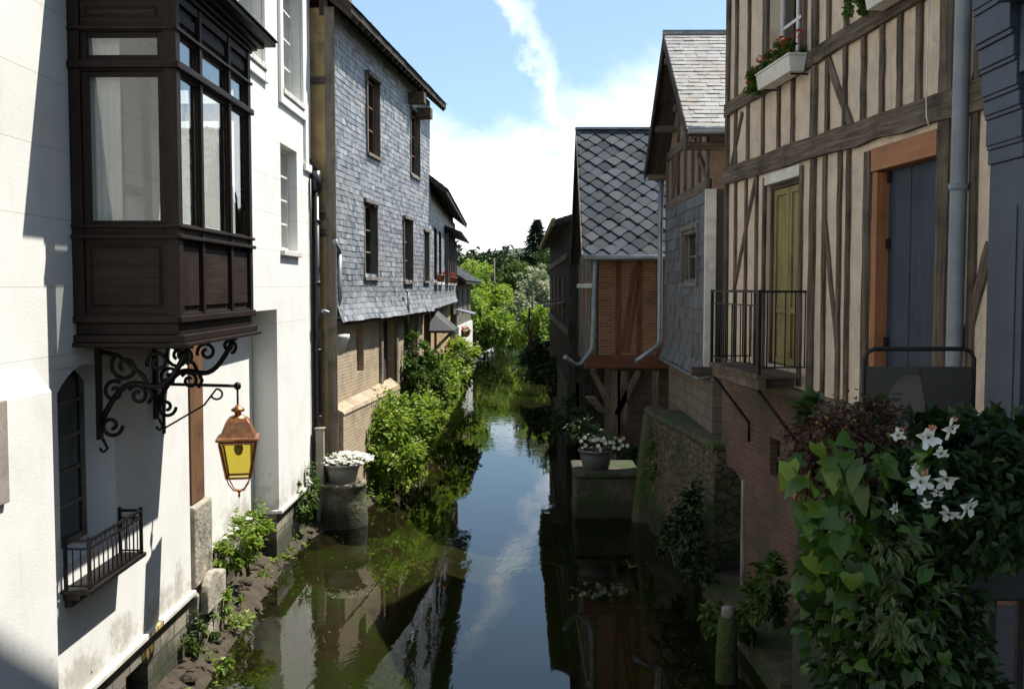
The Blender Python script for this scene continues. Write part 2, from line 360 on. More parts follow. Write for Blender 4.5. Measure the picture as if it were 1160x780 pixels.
def glass(name, tint=(.9, .92, .9), refl=1.0, rough=.01, ior=1.6):
    m, nt, N, L, P = nmat(name); N.remove(P); out = N['Material Output']; fr = fresnel(N, L, ior)
    tr = N.new('ShaderNodeBsdfTransparent'); tr.inputs[0].default_value = c4(tint); gl = N.new('ShaderNodeBsdfGlossy'); gl.inputs['Roughness'].default_value = rough
    gl.inputs[0].default_value = c4((refl,) * 3); mx = N.new('ShaderNodeMixShader'); L.new(fr.outputs[0], mx.inputs[0]); L.new(tr.outputs[0], mx.inputs[1]); L.new(gl.outputs[0], mx.inputs[2]); L.new(mx.outputs[0], out.inputs[0])
    v = coords(N, L, 'Obj'); b = N.new('ShaderNodeBump'); b.inputs['Strength'].default_value = .08; b.inputs['Distance'].default_value = .02; L.new(noise_(N, L, v, 2.5, 2), b.inputs['Height'])
    L.new(b.outputs[0], gl.inputs['Normal']); L.new(b.outputs[0], fr.inputs['Normal'])
    return m
M = {}
M['white'] = render_wall('white_render', (.80, .79, .75), (.62, .60, .56), 9.0, .55)
M['white_smooth'] = render_wall('white_plaster', (.80, .79, .75))
M['trim'] = plain('pale_stone_trim', (.74, .72, .66), (.55, .52, .45), 4, .8, .25, 40)
M['oldstone'] = plain('old_limestone', (.42, .38, .30), (.26, .23, .18), 3, .9, .7, 14, dist=.05, c3=(.10, .10, .06), s3=1.6, t3=(.5, .66))
M['rubble'] = brick('rubble_foundation', (.36, .32, .25), (.24, .21, .17), (.17, .15, .12), .42, .2, .018, bump=1.0, dirt=(.07, .075, .04), dk=(.45, .65), wet=True)
M['bay'] = wood('dark_stained_oak', (.014, .009, .007), (.026, .016, .011), .55, .25, (.010, .007, .006), spec=.18)
M['panelwood'] = wood('worn_oak_panel', (.020, .012, .009), (.040, .026, .020), .6, .3, (.014, .009, .007), spec=.15)
M['post'] = wood('brown_post_wood', (.12, .06, .03), (.20, .105, .05), .7, .4, (.07, .038, .02))
M['timber'] = wood('aged_house_timber', (.056, .040, .028), (.20, .155, .112), .9, 1.0, (.034, .025, .018))
M['post_grey'] = wood('brown_gable_timber', (.09, .07, .052), (.19, .15, .115), .9, .8, (.055, .043, .033))
M['timber_grey'] = wood('silvered_timber', (.15, .13, .105), (.25, .22, .18), .9, .7, (.08, .07, .055))
M['darkplank'] = wood('dark_weathered_plank', (.038, .03, .025), (.085, .068, .055), .9, .6, (.02, .017, .014))
M['redwood'] = wood('red_brown_beam', (.105, .040, .022), (.16, .062, .034), .8, .35, (.065, .026, .015))
M['orangewood'] = wood('new_orange_wood', (.30, .125, .05), (.40, .175, .075), .6, .25, (.22, .09, .036))
M['olive'] = wood('olive_painted_door', (.235, .19, .075), (.30, .25, .105), .6, .3, (.16, .125, .045))
M['bluedoor'] = wood('blue_painted_plank', (.022, .032, .052), (.038, .053, .082), .6, .4, (.016, .023, .037))
M['shopblue'] = plain('slate_blue_paint', (.030, .043, .068), (.044, .060, .090), 2.6, .5, .12, 26, c3=(.022, .030, .046), s3=3, t3=(.55, .75))
M['iron'] = plain('black_wrought_iron', (.012, .012, .013), (.028, .022, .018), 9, .5, .2, 60, .6)
M['blackpipe'] = plain('black_drain_pipe', (.012, .013, .015), (.022, .023, .025), 5, .35, .05, 40)
M['zinc'] = plain('dull_zinc', (.20, .22, .24), (.30, .32, .34), 5, .45, .12, 30, .55)
M['greypipe'] = plain('grey_painted_pipe', (.17, .20, .225), (.22, .25, .275), 3, .42, .05, 30)
M['copper'] = plain('lantern_copper', (.42, .165, .07), (.58, .27, .12), 14, .36, .25, 40, .75, c3=(.20, .09, .045), s3=9, t3=(.5, .68))
M['amber'] = glass('amber_glass', (.95, .70, .24), .8, .08)
M['lime'] = glass('yellow_green_glass', (.80, .72, .26), .8, .08)
M['glass'] = glass('window_glass', (.96, .97, .96), ior=1.75)
M['darkglass'] = glass('old_dark_glass', (.5, .55, .52), .9, .03)
M['paintwood'] = plain('white_window_paint', (.78, .78, .75), (.66, .66, .62), 6, .5, .1, 40)
M['redframe'] = wood('faded_red_frame', (.20, .085, .05), (.28, .14, .09), .7, .3)
M['curtain'] = plain('pale_net_curtain', (.70, .69, .64), (.55, .54, .50), 2.2, .9, .3, 9, stretch=(1, 4, .2))
M['slate'] = toned('wall_slate', [(.13, .14, .155), (.21, .225, .245), (.27, .285, .31), (.33, .345, .37), (.23, .23, .235), (.44, .455, .475)], .55, 0, .25, .4, ((.30, .30, .285), 1.4, .54, .72))
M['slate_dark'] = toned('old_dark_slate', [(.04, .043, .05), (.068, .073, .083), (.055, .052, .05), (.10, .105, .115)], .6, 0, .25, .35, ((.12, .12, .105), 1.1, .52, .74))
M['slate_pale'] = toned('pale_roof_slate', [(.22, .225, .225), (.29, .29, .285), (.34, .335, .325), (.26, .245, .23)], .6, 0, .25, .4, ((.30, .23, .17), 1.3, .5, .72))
M['diamond'] = toned('diamond_slate', [(.045, .052, .062), (.075, .085, .10), (.105, .116, .133), (.06, .063, .066), (.125, .13, .135)], .85, 0, .25, .15, ((.10, .10, .075), 2.0, .52, .72))
M['slate_right'] = toned('mid_grey_wall_slate', [(.07, .076, .085), (.12, .128, .14), (.155, .165, .18), (.10, .10, .10)], .6, 0, .25, .35, ((.18, .175, .16), 1.3, .52, .74))  # mid grey wall slates of the gabled house, lighter than the old dark slate
M['roofdark'] = toned('dark_roof_slate', [(.03, .032, .036), (.055, .058, .064), (.045, .042, .04)], .65, 0, .2, .3, ((.08, .075, .055), 1.2, .55, .7))
M['mossroof'] = toned('mossy_roof_tile', [(.27, .24, .08), (.36, .32, .11), (.2, .17, .07)], .9, 0, .5, .2)
M['ochre'] = plain('ochre_stucco', (.44, .31, .14), (.33, .22, .10), 3, .9, .4, 30, c3=(.2, .15, .09), s3=1.5)
M['tanbrick'] = brick('pale_tan_brick', (.58, .44, .29), (.50, .36, .22), (.50, .42, .32), .22, .065, .010, dk=(.46, .74), dirt=(.20, .15, .10), c3=(.36, .29, .21))
M['redbrick'] = brick('red_infill_brick', (.27, .09, .045), (.37, .15, .07), (.33, .24, .15), .2, .062, .012, dk=(.5, .8))
M['brownbrick'] = brick('brown_timbered_brick', (.27, .175, .115), (.34, .23, .15), (.30, .24, .18), .2, .06, .011, dk=(.5, .8))
M['quaybrick'] = brick('damp_canal_brick', (.135, .058, .034), (.185, .092, .058), (.165, .13, .098), .22, .066, .012, dk=(.42, .66), dirt=(.05, .05, .033), c3=(.085, .072, .054), wet=True)
M['block'] = brick('concrete_block', (.22, .185, .145), (.18, .15, .12), (.13, .11, .085), .42, .2, .012, dk=(.45, .75), dirt=(.08, .07, .05))
M['mossstone'] = plain('mossy_quay_stone', (.12, .098, .066), (.055, .046, .032), 3.2, .95, 1.0, 8, dist=.09, c3=(.052, .085, .016), s3=1.0, t3=(.44, .58))
def rubble(name, c1, c2, c3, moss, scale):
    m, nt, N, L, P = nmat(name); v = coords(N, L, 'Obj', (1, 1, 1.6), rand=False); n0 = noise_(N, L, v, 3, 4, .6)
    ad = N.new('ShaderNodeVectorMath'); ad.operation = 'MULTIPLY_ADD'; cb = N.new('ShaderNodeCombineXYZ'); [L.new(n0, cb.inputs[i]) for i in range(3)]
    L.new(cb.outputs[0], ad.inputs[0]); ad.inputs[1].default_value = (.25, .25, .25); L.new(v, ad.inputs[2])
    vo = N.new('ShaderNodeTexVoronoi'); vo.inputs['Scale'].default_value = scale; L.new(ad.outputs[0], vo.inputs['Vector'])
    ve = N.new('ShaderNodeTexVoronoi'); ve.feature = 'DISTANCE_TO_EDGE'; ve.inputs['Scale'].default_value = scale; L.new(ad.outputs[0], ve.inputs['Vector'])
    sp = N.new('ShaderNodeSeparateColor'); L.new(vo.outputs['Color'], sp.inputs[0])
    col = mixc(N, L, sp.outputs[0], c1, c2); e = rng(N, L, ve.outputs['Distance'], .01, .09); col = mixc(N, L, e, c3, col)
    col = mixc(N, L, rng(N, L, noise_(N, L, v, 12, 6, .7), .3, .75, 0, .6), col, tuple(x * .4 for x in c1))
    col = mixc(N, L, rng(N, L, noise_(N, L, v, .9, 8, .72), .44, .6), col, moss); col = tide(N, L, col, .45); L.new(col, P.inputs['Base Color']); P.inputs['Roughness'].default_value = .95
    h = N.new('ShaderNodeMath'); h.operation = 'MULTIPLY_ADD'; h.inputs[1].default_value = .35; L.new(noise_(N, L, v, 14, 7, .7), h.inputs[0]); L.new(e, h.inputs[2]); bump_(N, L, P, h.outputs[0], 1.0, .07)
    return m
M['rubblemoss'] = rubble('mossy_rubble_wall', (.17, .13, .085), (.095, .075, .052), (.085, .07, .05), (.035, .058, .011), 5.5)
M['flowerstone'] = plain('mossy_block_stone', (.10, .085, .06), (.05, .042, .03), 3, .95, .8, 9, dist=.06, c3=(.03, .055, .012), s3=1.6, t3=(.42, .6), wet=True)
M['pillar'] = plain('mossy_concrete_pillar', (.25, .22, .165), (.12, .105, .07), 2.5, .95, .7, 13, dist=.05, c3=(.05, .075, .018), s3=1.4, t3=(.46, .62), wet=True)
M['stucco_old'] = render_wall('old_cream_plaster', (.53, .445, .35), None, 0, 0, (.26, .20, .14))
def infill(name, base, stain, dark):
    m, nt, N, L, P = nmat(name); v = coords(N, L, 'UV', (1, 1, 1), rand=False); vs_ = coords(N, L, 'UV', (7, .8, 1), rand=False)
    col = mixc(N, L, rng(N, L, noise_(N, L, v, 2.6, 9, .7), .35, .72), base, tuple(x * .74 for x in base))
    col = mixc(N, L, rng(N, L, noise_(N, L, vs_, 1.0, 8, .7), .5, .75, 0, .65), col, stain)
    col = mixc(N, L, rng(N, L, noise_(N, L, v, 7, 8, .75, .5), .6, .78, 0, .6), col, dark)
    vo = N.new('ShaderNodeTexVoronoi'); vo.feature = 'DISTANCE_TO_EDGE'; vo.inputs['Scale'].default_value = 2.2; wv = N.new('ShaderNodeVectorMath'); wv.operation = 'ADD'
    cb = N.new('ShaderNodeCombineXYZ'); nn = noise_(N, L, v, 5, 5, .7); L.new(nn, cb.inputs[0]); L.new(nn, cb.inputs[1]); L.new(cb.outputs[0], wv.inputs[0]); L.new(v, wv.inputs[1]); L.new(wv.outputs[0], vo.inputs['Vector'])
    cr = rng(N, L, vo.outputs['Distance'], .004, .014, .55, 0); cr2 = N.new('ShaderNodeMath'); cr2.operation = 'MULTIPLY'; L.new(cr, cr2.inputs[0]); L.new(rng(N, L, noise_(N, L, v, 1.2, 3), .45, .6), cr2.inputs[1])
    col = mixc(N, L, cr2.outputs[0], col, tuple(x * .35 for x in base)); L.new(col, P.inputs['Base Color']); P.inputs['Roughness'].default_value = .95
    h = N.new('ShaderNodeMath'); h.operation = 'MULTIPLY_ADD'; h.inputs[1].default_value = .4; L.new(noise_(N, L, v, 30, 7, .7), h.inputs[0]); L.new(noise_(N, L, v, 3.5, 4, .6), h.inputs[2]); bump_(N, L, P, h.outputs[0], .6, .04)
    return m
M['infill'] = infill('aged_lime_infill', (.72, .585, .45), (.47, .355, .25), (.30, .22, .15))
M['concrete'] = plain('grey_concrete', (.33, .29, .25), (.22, .19, .16), 4, .9, .4, 25)
M['tub'] = plain('grey_planter', (.36, .36, .345), (.27, .27, .255), 5, .7, .2, 25)
M['tub_dark'] = plain('dark_zinc_planter', (.17, .18, .18), (.11, .115, .115), 4, .6, .2, 25)
M['whiteplastic'] = plain('white_planter', (.72, .69, .62), (.6, .57, .5), 6, .55, .05, 30)
M['terracotta'] = plain('terracotta_pot', (.36, .13, .055), (.28, .10, .04), 6, .8, .2, 30)
M['dirt'] = plain('bank_dirt', (.075, .056, .036), (.04, .03, .019), 4, .95, .9, 9, dist=.1, c3=(.05, .06, .02), s3=1.2)
M['grass'] = plain('grassy_ground', (.06, .085, .022), (.045, .06, .02), 1.5, .95, .4, 12, dist=.1)
M['hill'] = plain('wooded_hill', (.055, .075, .035), (.04, .055, .03), .04, .95, .5, .2, dist=2)
M['bed'] = plain('river_bed', (.11, .082, .042), (.05, .04, .022), 1.6, .95, .6, 7, dist=.1, c3=(.075, .115, .014), s3=.8, t3=(.42, .58))
M['asphalt'] = plain('bridge_asphalt', (.06, .058, .055), (.045, .044, .042), 6, .9, .4, 80)
M['leaf_lime'] = toned('bright_bush_leaf', [(.09, .17, .02), (.17, .27, .035), (.26, .36, .05), (.38, .45, .14)], .5, .45)
M['leaf_mid'] = toned('green_leaf', [(.028, .06, .010), (.06, .115, .018), (.10, .165, .028), (.14, .20, .045)], .5, .3)
M['leaf_dark'] = toned('dark_leaf', [(.010, .024, .006), (.022, .046, .010), (.045, .080, .018)], .5, .2)
M['leaf_shade'] = toned('deep_green_leaf', [(.006, .016, .004), (.014, .034, .007), (.030, .058, .012), (.06, .09, .022)], .45, .2)
M['leaf_con'] = toned('conifer_needle', [(.010, .022, .012), (.018, .036, .018), (.03, .052, .026)], .6, .1)
M['leaf_vine'] = toned('vine_leaf', [(.010, .030, .004), (.036, .080, .008), (.075, .140, .014), (.20, .26, .035)], .42, .35, spec=.4)
M['leaf_ivory'] = toned('variegated_leaf', [(.03, .06, .012), (.15, .19, .07), (.05, .09, .02)], .45, .3)
M['leaf_purple'] = toned('purple_foliage', [(.025, .010, .010), (.06, .024, .018), (.09, .045, .025), (.08, .04, .02), (.38, .25, .09)], .5, .2)
M['petal_white'] = toned('white_petal', [(.80, .80, .76), (.72, .70, .64), (.84, .82, .80)], .5, .25)
M['petal_pink'] = toned('pink_bud', [(.65, .28, .2), (.75, .42, .3)], .5, .25)
M['petal_red'] = toned('geranium_petal', [(.55, .06, .025), (.68, .12, .04), (.5, .04, .03)], .5, .2)
M['blossom'] = toned('cream_blossom', [(.42, .44, .30), (.55, .56, .43), (.10, .15, .04), (.6, .6, .5)], .6, .25)
M['bark'] = wood('tree_bark', (.09, .065, .045), (.14, .11, .08), .95, .8)
M['stem'] = plain('green_stem', (.06, .08, .025), (.09, .075, .035), 5, .8, .2, 30)
M['poster'] = plain('black_poster', (.010, .010, .011), (.016, .015, .015), 3, .3, 0, 1)
M['face_print'] = plain('dim_face_print', (.11, .08, .066), (.055, .04, .033), 5, .35, 0, 1)
M['face_dark'] = plain('dark_print_ink', (.012, .010, .010), (.018, .014, .013), 5, .35, 0, 1)
M['face_lip'] = plain('pale_print_ink', (.13, .11, .10), (.10, .085, .08), 5, .35, 0, 1)
M['planter'] = plain('dark_planter_box', (.008, .008, .007), (.014, .012, .011), 5, .7, .2, 30)
def water_mat():
    m, nt, N, L, P = nmat('canal_water'); N.remove(P); out = N['Material Output']
    v = coords(N, L, 'Obj', (1, .55, 1), rand=False); h = noise_(N, L, v, 3.2, 4, .55, .6); h2 = noise_(N, L, v, .55, 2, .5)
    amp = N.new('ShaderNodeMath'); amp.operation = 'MULTIPLY'; L.new(h, amp.inputs[0]); L.new(rng(N, L, h2, .42, .62, .12, 1), amp.inputs[1])
    b = N.new('ShaderNodeBump'); b.inputs['Strength'].default_value = .10; b.inputs['Distance'].default_value = .045; L.new(amp.outputs[0], b.inputs['Height'])
    fr = fresnel(N, L, 1.40); L.new(b.outputs[0], fr.inputs['Normal'])
    gl = N.new('ShaderNodeBsdfGlossy'); gl.inputs['Roughness'].default_value = .012; L.new(b.outputs[0], gl.inputs['Normal']); gl.inputs[0].default_value = c4((.96, .98, 1))
    tr = N.new('ShaderNodeBsdfTransparent'); tr.inputs[0].default_value = c4((.37, .38, .27))
    mx = N.new('ShaderNodeMixShader'); L.new(fr.outputs[0], mx.inputs[0]); L.new(tr.outputs[0], mx.inputs[1]); L.new(gl.outputs[0], mx.inputs[2]); L.new(mx.outputs[0], out.inputs[0])
    return m
M['water'] = water_mat()

# ------------------------------------------------------------------ ground, water, hills
def lerp_tab(tab, y):
    if y <= tab[0][0]: return tab[0][1]
    for (a, va), (b, vb) in zip(tab, tab[1:]):
        if y <= b: return va + (vb - va) * (y - a) / (b - a)
    return tab[-1][1]
def build_ground():
    mb = MB()
    # x, z of a cross-section at each station along the canal
    st = [(-80, [(-900, -1.6), (-60, -1.6), (-4.6, -1.6), (-4.5, -5.6), (4.5, -5.6), (4.6, -1.6), (60, -1.6), (900, -1.6)]),
          (17, [(-900, -1.6), (-60, -1.6), (-4.6, -1.6), (-4.5, -5.6), (4.5, -5.6), (4.6, -1.6), (60, -1.6), (900, -1.6)]),
          (18.6, [(-900, -2), (-60, -2), (-4.6, -2), (-4.5, -5.6), (4.5, -5.6), (4.6, -2), (60, -1.8), (900, -2)]),
          (55, [(-900, -2), (-60, -2.4), (-4.0, -2.6), (-2.6, -5.4), (2.4, -5.4), (4.0, -2.8), (60, -2), (900, -2)]),
          (76, [(-900, -2), (-60, -2.6), (-4.4, -3.4), (-1.8, -5.2), (1.3, -5.2), (3.6, -3.3), (60, -2), (900, -2)]),
          (100, [(-900, -2), (-60, -2.4), (-6, -3.2), (-3.2, -5), (-1.2, -5), (2, -3.2), (60, -2), (900, -2)]),
          (130, [(-900, -2), (-60, -2), (-12, -2.6), (-9, -4.1), (-3, -4.1), (2, -2.8), (60, -2), (900, -2)]),
          (900, [(-900, 2), (-60, 2), (-12, 2), (-8, 2), (-3, 2), (2, 2), (60, 2), (900, 2)])]
    for (ya, A), (yb, B) in zip(st, st[1:]):
        for i in range(len(A) - 1):
            mb.face([(A[i][0], ya, A[i][1]), (A[i + 1][0], ya, A[i + 1][1]), (B[i + 1][0], yb, B[i + 1][1]), (B[i][0], yb, B[i][1])])
    tag(mb.build('ground', M['grass'], recalc=False), kind='structure')
    # river bed: shallow silt by the left bank
    mb = MB(); nx, ny = 26, 90
    def zb(x, y):
        t = (x + 4.4) / 8.8; d = -4.46 - .85 * min(1, max(0, (x + 3.6) / 3.0)) ** .8
        return d + .16 * noise.noise(Vector((x * .9, y * .6, 3))) + (.1 if x < -2.2 else 0)
    for i in range(nx):
        for j in range(ny):
            x0, x1 = -4.4 + 8.8 * i / nx, -4.4 + 8.8 * (i + 1) / nx; y0, y1 = -2 + 82 * j / ny, -2 + 82 * (j + 1) / ny
            mb.face([(x0, y0, zb(x0, y0)), (x1, y0, zb(x1, y0)), (x1, y1, zb(x1, y1)), (x0, y1, zb(x0, y1))], smooth=True)
    tag(mb.build('river_bed', M['bed'], recalc=False), kind='structure')
    mb = MB(); mb.face([(-13, -30, WATER), (4.45, -30, WATER), (4.45, 128, WATER), (-13, 128, WATER)])
    tag(mb.build('water', M['water'], recalc=False), kind='structure')
    # left bank strip
    global EDGE
    EDGE = edge = [(4, -3.2), (10, -3.3), (14, -3.55), (15.6, -3.75), (17.2, -3.75), (19, -3.0), (22, -2.65), (26, -2.3), (30, -2.15), (36, -2.3), (46, -2.6), (60, -2.5), (75, -1.8)]
    mb = MB(); ys = [4 + .35 * k for k in range(int(70 / .35))]
    def bk(y, t):
        e = lerp_tab(edge, y) + .12 * noise.noise(Vector((y * 1.3, 2, 0))); x = -4.2 + (e + .45 + 4.2) * t
        z = (-3.95 + (.12 if y > 20 else -.12)) * (1 - t ** 2.2) + (-4.75) * t ** 2.2
        return (x, y, z + .10 * noise.noise(Vector((x * 3, y * 2.2, 1))))
    for a, b in zip(ys, ys[1:]):
        for k in range(8):
            mb.face([bk(a, k / 8), bk(a, (k + 1) / 8), bk(b, (k + 1) / 8), bk(b, k / 8)], smooth=True)
    tag(mb.build('bank', M['dirt'], recalc=False), kind='structure')
    # far hills
    mb = MB(); nx = 70
    def hz(x, t): return (1 - (1 - t) ** 2) * (27 + 9 * noise.noise(Vector((x * .006, .3, 0))) + 4 * noise.noise(Vector((x * .03, 1.3, 0)))) + 1
    for i in range(nx):
        for k in range(6):
            x0, x1 = -700 + 1400 * i / nx, -700 + 1400 * (i + 1) / nx; y0, y1 = 620 + 30 * k, 650 + 30 * k
            mb.face([(x0, y0, hz(x0, k / 6)), (x1, y0, hz(x1, k / 6)), (x1, y1, hz(x1, (k + 1) / 6)), (x0, y1, hz(x0, (k + 1) / 6))], smooth=True)
    tag(mb.build('hills', M['hill'], recalc=False), kind='structure')
build_ground()

# ------------------------------------------------------------------ shared builders
def window(f, u0, u1, z0, z1, o, parent, fm, gm, nx=2, nz=3, fw=.055, mw=.028, sill=None, curtain=None, name='window', deep=.05, cover=1.0):
    mb = MB(f, True)
    mb.box(u0, u0 + fw, o - deep, o, z0, z1); mb.box(u1 - fw, u1, o - deep, o, z0, z1); mb.box(u0 + fw, u1 - fw, o - deep, o - .002, z0, z0 + fw); mb.box(u0 + fw, u1 - fw, o - deep, o - .002, z1 - fw, z1)
    a0, a1, b0, b1 = u0 + fw, u1 - fw, z0 + fw, z1 - fw
    for k in range(1, nx):
        x = a0 + (a1 - a0) * k / nx; w = mw * (1.6 if nx == 2 else 1); mb.box(x - w / 2, x + w / 2, o - deep + .01, o - .006, b0, b1)
    for k in range(1, nz):
        z = b0 + (b1 - b0) * k / nz; mb.box(a0, a1, o - deep + .012, o - .011, z - mw / 2, z + mw / 2)
    fr = mb.build(name, fm, parent)
    g = MB(f); g.box(a0, a1, o - deep + .02, o - deep + .024, b0, b1); g.build('pane', gm, fr)
    if sill: s = MB(f); s.box(u0 - .06, u1 + .06, o - .02, sill, z0 - .09, z0 - .003); s.build('sill', M['trim'], fr, bevel=.01)
    if curtain:
        c = MB(f); n = 26; zc = z0 + (z1 - z0) * (1 - cover)
        for k in range(n):
            p, q = u0 + (u1 - u0) * k / n, u0 + (u1 - u0) * (k + 1) / n; w = lambda k: -.16 + .02 * math.sin(k * 1.7)
            c.face([(p, o + w(k), zc), (q, o + w(k + 1), zc), (q, o + w(k + 1), z1), (p, o + w(k), z1)], smooth=True)
        c.build('curtain', curtain, fr)
    return fr
def fall(v, g): return v

def foliage(mb, blobs, n, l, w, r, heart=False, droop=.3, clump=.28, per=26, shell=.55):
    """leaf clumps spread through the volume of ellipsoid blobs"""
    tot = sum(b[1][0] * b[1][1] * b[1][2] for b in blobs)
    for c, rad in blobs:
        k = max(1, int(n * (rad[0] * rad[1] * rad[2]) / tot / per)); c = Vector(c)
        for _ in range(k):
            while True:
                d = Vector((r.uniform(-1, 1), r.uniform(-1, 1), r.uniform(-1, 1)))
                if .05 < d.length < 1: break
            q = d.normalized() * (shell + (1 - shell) * r.random() ** .7) * (.86 + .35 * noise.noise(d * 2.3 + c))
            cc = c + Vector((q.x * rad[0], q.y * rad[1], q.z * rad[2])); cr = clump * (rad[0] * rad[1] * rad[2]) ** (1 / 3) * r.uniform(.6, 1.3); ct = r.uniform(.0, .55)
            outd = Vector((q.x / rad[0], q.y / rad[1], q.z / rad[2])).normalized()
            for _ in range(per):
                p = cc + Vector((r.gauss(0, .5), r.gauss(0, .5), r.gauss(0, .42))) * cr
                dd = (outd + Vector((r.uniform(-1, 1), r.uniform(-1, 1), r.uniform(-.9, .7) - droop))).normalized(); s = r.uniform(.65, 1.25)
                up = (Vector((0, 0, 1)) + outd * .5 + Vector((r.uniform(-.6, .6), r.uniform(-.6, .6), 0))).normalized()
                mb.leaf(p, dd, up, l * s, w * s, min(1, ct + r.random() * .5), heart=heart)
    return mb
def sprig(mb, base, h, r, nl, l, w, lean=None):
    """one leafy stalk"""
    base = Vector(base); lean = lean or Vector((r.uniform(-.35, .35), r.uniform(-.35, .35), 1)); t0 = r.uniform(0, .5)
    for k in range(nl):
        t = (k + .6) / nl; p = base + lean.normalized() * h * t; a = k * 2.4 + r.random()
        d = Vector((math.cos(a), math.sin(a), r.uniform(-.2, .5))); s = (1.1 - .5 * t) * r.uniform(.7, 1.2)
        mb.leaf(p, d, Vector((0, 0, 1)), l * s, w * s, min(1, t0 + r.random() * .5))
def shrub(name, label, cat, base, blobs, n, l, w, mat, group=None, seed=1, stems=6, heart=False, tall=0, **k):
    r = random.Random(seed); base = Vector(base); e = thing(name, label, cat, base, group); mb = MB(); mb.r = r
    foliage(mb, blobs, n, l, w, r, heart, **k)
    for _ in range(tall):
        c, rad = r.choice(blobs); p = Vector(c) + Vector((r.uniform(-.8, .8) * rad[0], r.uniform(-.8, .8) * rad[1], r.uniform(0, .5) * rad[2]))
        sprig(mb, p, rad[2] * r.uniform(.6, 1.3), r, 14, l * 1.1, w * 1.1)
    mb.build('foliage', mat, e)
    sb = MB(); sb.r = r
    for _ in range(stems):
        c, rad = r.choice(blobs); t = Vector(c) + Vector((r.uniform(-.4, .4) * rad[0], r.uniform(-.4, .4) * rad[1], .1 * rad[2])); b = base + Vector((r.uniform(-.12, .12), r.uniform(-.12, .12), 0))
        mid = b.lerp(t, .5) + Vector((0, 0, .1)); sb.tube([b, mid, t], .014, 5, taper=.005)
    sb.build('stem', M['stem'], e)
    return e
def tree(name, label, x, y, z, h, blobs, n, l, w, mat, seed, tr=.16, group=None, **k):
    r = random.Random(seed); e = thing(name, label, 'tree', (x, y, z), group)
    t = MB(); t.r = r; top = Vector((x, y, z + h * .8)); t.tube([(x, y, z - .1), (x + .08, y, z + h * .25), (x - .06, y + .05, z + h * .5), top], tr, 8, taper=tr * .2)
    for c, rad in blobs: t.tube([(x, y, z + h * .25), Vector((x, y, z + h * .3)).lerp(Vector(c), .55) + Vector((0, 0, -.1)), c], tr * .45, 6, taper=tr * .1)
    t.build('trunk', M['bark'], e)
    c = MB(); c.r = r; foliage(c, blobs, n, l, w, r, **k); c.build('crown', mat, e)
    return e

# ================================================================== LEFT: white house with the oak bay
FL = Frame((-3.74, 0), (-3.74, 1), (1, 0))         # u = Y
def house_shell(f, u0, u1, depth, z0, z1, ridge, parent, wm, rm, o=-.31, eave=.4, back=True):
    """sides, back wall and a ridged roof (ridge along u)"""
    mb = MB(f); mb.box(u0, u0 + .25, -depth, o, z0, z1); mb.box(u1 - .25, u1, -depth, o, z0, z1); mb.box(u0 + .26, u1 - .26, -depth, -depth + .25, z0, z1)
    mb.prism([(0, 0)], 0, 0) if False else None
    mb.build('side_wall', wm, parent)
def gable_roof(f, u0, u1, o_e, z_e, o_r, z_r, o_b, rm, parent, th=.14, w=.24, h=.16, name='roof', soffit=None):
    """roof with its ridge along u: eave at (o_e, z_e), ridge at (o_r, z_r), back eave at o_b"""
    L = math.hypot(o_e - o_r, z_r - z_e); so, sz = (o_r - o_e) / L, (z_r - z_e) / L; no, nz_ = sz, -so
    if nz_ < 0: no, nz_ = -no, -nz_
    mb = MB(f); mb.hexa([(u0, o_e, z_e - th), (u1, o_e, z_e - th), (u1, o_r, z_r - th), (u0, o_r, z_r - th)], [(u0, o_e, z_e), (u1, o_e, z_e), (u1, o_r, z_r), (u0, o_r, z_r)])
    mb.hexa([(u0, o_r - .002, z_r - th), (u1, o_r - .002, z_r - th), (u1, o_b, z_e - th), (u0, o_b, z_e - th)], [(u0, o_r - .002, z_r), (u1, o_r - .002, z_r), (u1, o_b, z_e), (u0, o_b, z_e)])
    base = mb.build(name, soffit or M['darkplank'], parent)
    fb = MB(f); sl = (z_r - z_e) / (o_e - o_r); fb.box(u0 + .22, u1 - .22, -.22, -.07, z_e - .12, z_e - th + (o_e + .06) * sl); fb.build('frieze_board', M['darkplank'], base)
    s = MB(f); m = lambda a, b, out: f(a, o_e + so * b + no * (out + .004), z_e + sz * b + nz_ * (out + .004))
    s.slates(m, u0, u1, -.03, L, w, h, t=.016); s.build('roof_slates', rm, base)
    return base

